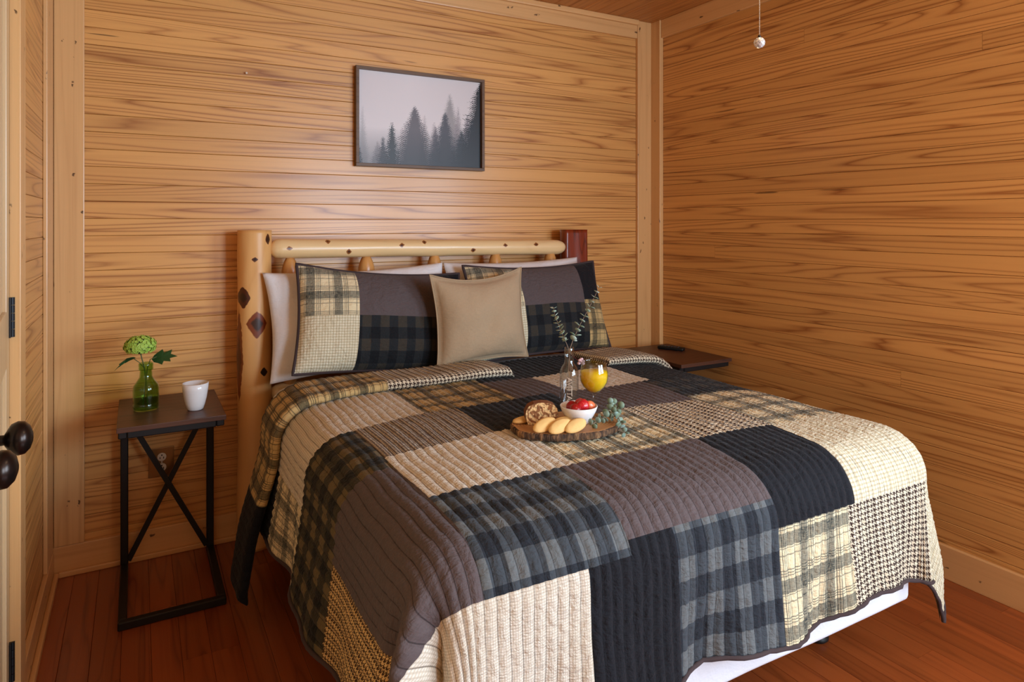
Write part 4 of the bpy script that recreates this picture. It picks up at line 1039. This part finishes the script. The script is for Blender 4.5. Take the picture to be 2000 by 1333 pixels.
# marble cake slice
def cake_mat():
    t = NT('marble_cake', .9); p = t.coord(); d = t.vec('LENGTH', t.vec('MULTIPLY', p, (1., 0., 1.25))); n = t.noise(p, 42, 3)
    n2 = t.noise(p, 140, 3); f = t.math('ADD', t.math('MULTIPLY', d, 46.), t.math('MULTIPLY', n, 3.6))
    c = t.mix(t.ramp(t.math('FRACT', f), [(.25, 0.), (.42, 1.), (.72, 1.), (.9, 0.)]), srgb(226, 184, 126), srgb(138, 86, 46))
    c = t.mix(t.ramp(n2, [(.35, .5), (.5, 0.)]), c, srgb(70, 40, 22)); t.color(c); t.bump(n2, .8, .006); return t.m
ck = tag(empty('cake_slice', (1.022, 1.655, Z1)), 'thick slice of marbled cake at the left of the wood slice board', 'cake')
ck.rotation_euler = (0, 0, math.radians(-22))
prof = [(-.040, .0), (-.046, .016), (-.047, .036), (-.038, .052), (-.022, .060), (.0, .062), (.020, .060), (.036, .054), (.046, .042), (.047, .028), (.043, .012), (.040, 0)]
bm = bmesh.new(); fa = [bm.verts.new((x, -.016, z-.03)) for x, z in prof]; fb = [bm.verts.new((x*.98, .016, z*.98-.03)) for x, z in prof]
bm.faces.new(fa); bm.faces.new(fb[::-1]); 
bmesh.ops.recalc_face_normals(bm, faces=bm.faces)
bmesh.ops.subdivide_edges(bm, edges=[], cuts=1)
o = obj('crumb', bm, cake_mat(), ck, False, (0, 0, .0305))
mcrust = plain('cake_crust', srgb(120, 70, 36), .8)
bm = bmesh.new()
ra = [bm.verts.new((x*1.015, -.0165, z-.03)) for x, z in prof]; rb = [bm.verts.new((x*1.015, .0165, z-.03)) for x, z in prof]
for i in range(len(prof)): bm.faces.new((ra[i], ra[(i+1) % len(prof)], rb[(i+1) % len(prof)], rb[i]))
bmesh.ops.recalc_face_normals(bm, faces=bm.faces)
obj('crust', bm, mcrust, ck, False, (0, 0, .0305))
# biscuits
def bisc_mat():
    t = NT('shortbread', .7); p = t.coord(); n = t.noise(p, 60, 4); d = t.vec('LENGTH', t.vec('MULTIPLY', p, (16., 40., 0.)))
    c = t.mix(t.ramp(d, [(.45, 0.), (.95, .8)]), srgb(244, 206, 134), srgb(206, 142, 70)); c = t.mix(t.math('MULTIPLY', n, .3), c, srgb(220, 168, 96)); t.color(c); t.bump(n, .35, .004); return t.m
mbs = bisc_mat()
bm = bmesh.new(); lathe(bm, [(.0005, 0), (.036, .0005), (.040, .004), (.038, .0085), (.026, .012), (.0005, .0135)], 36); bmesh.ops.recalc_face_normals(bm, faces=bm.faces)
bmesh.ops.scale(bm, vec=(1.0, .52, .9), verts=bm.verts); bme = mesh_of('biscuit', bm, mbs, True)
specs = [(.992, 1.588, .013, 8, 30, 'leftmost golden oval biscuit, leaning beside the cake slice'), (1.024, 1.560, .012, 10, 30, 'middle golden oval biscuit in front of the white bowl'), (1.066, 1.545, .011, 12, 26, 'rightmost pale oval biscuit in front of the white bowl'), (1.052, 1.592, .009, 4, 20, 'golden biscuit mostly hidden behind the middle one'), (.985, 1.690, .001, 12, 0, 'biscuit lying flat behind the cake slice at the board edge')]
for i, (x, y, z, rz, tilt, lb) in enumerate(specs):
    o = inst('biscuit', bme, None, (x, y, Z1+z), (math.radians(tilt), math.radians(-.45*tilt), math.radians(rz)))
    tag(o, lb, 'biscuit', 'golden biscuits on the board')
# eucalyptus on the board
e3 = tag(empty('eucalyptus_sprig', (1.19, 1.56, Z1)), 'eucalyptus sprig lying over the right edge of the wood slice board', 'sprig')
sprig(e3, [(-.070, -.020, .010), (-.045, -.010, .014), (-.01, .0, .018), (.03, .018, .022), (.070, .036, .026)], LM2, .0, 8, .85, 1.0, 11)
sprig(e3, [(.0, .005, .018), (.03, .03, .03), (.055, .055, .036), (.075, .075, .03)], LM2, .01, 5, .9, .8, 12)
sprig(e3, [(.02, .012, .02), (.024, -.02, .016), (.016, -.05, .002), (.008, -.07, -.012)], LM2, .01, 5, 1., .8, 14)
bpy.context.view_layer.update()
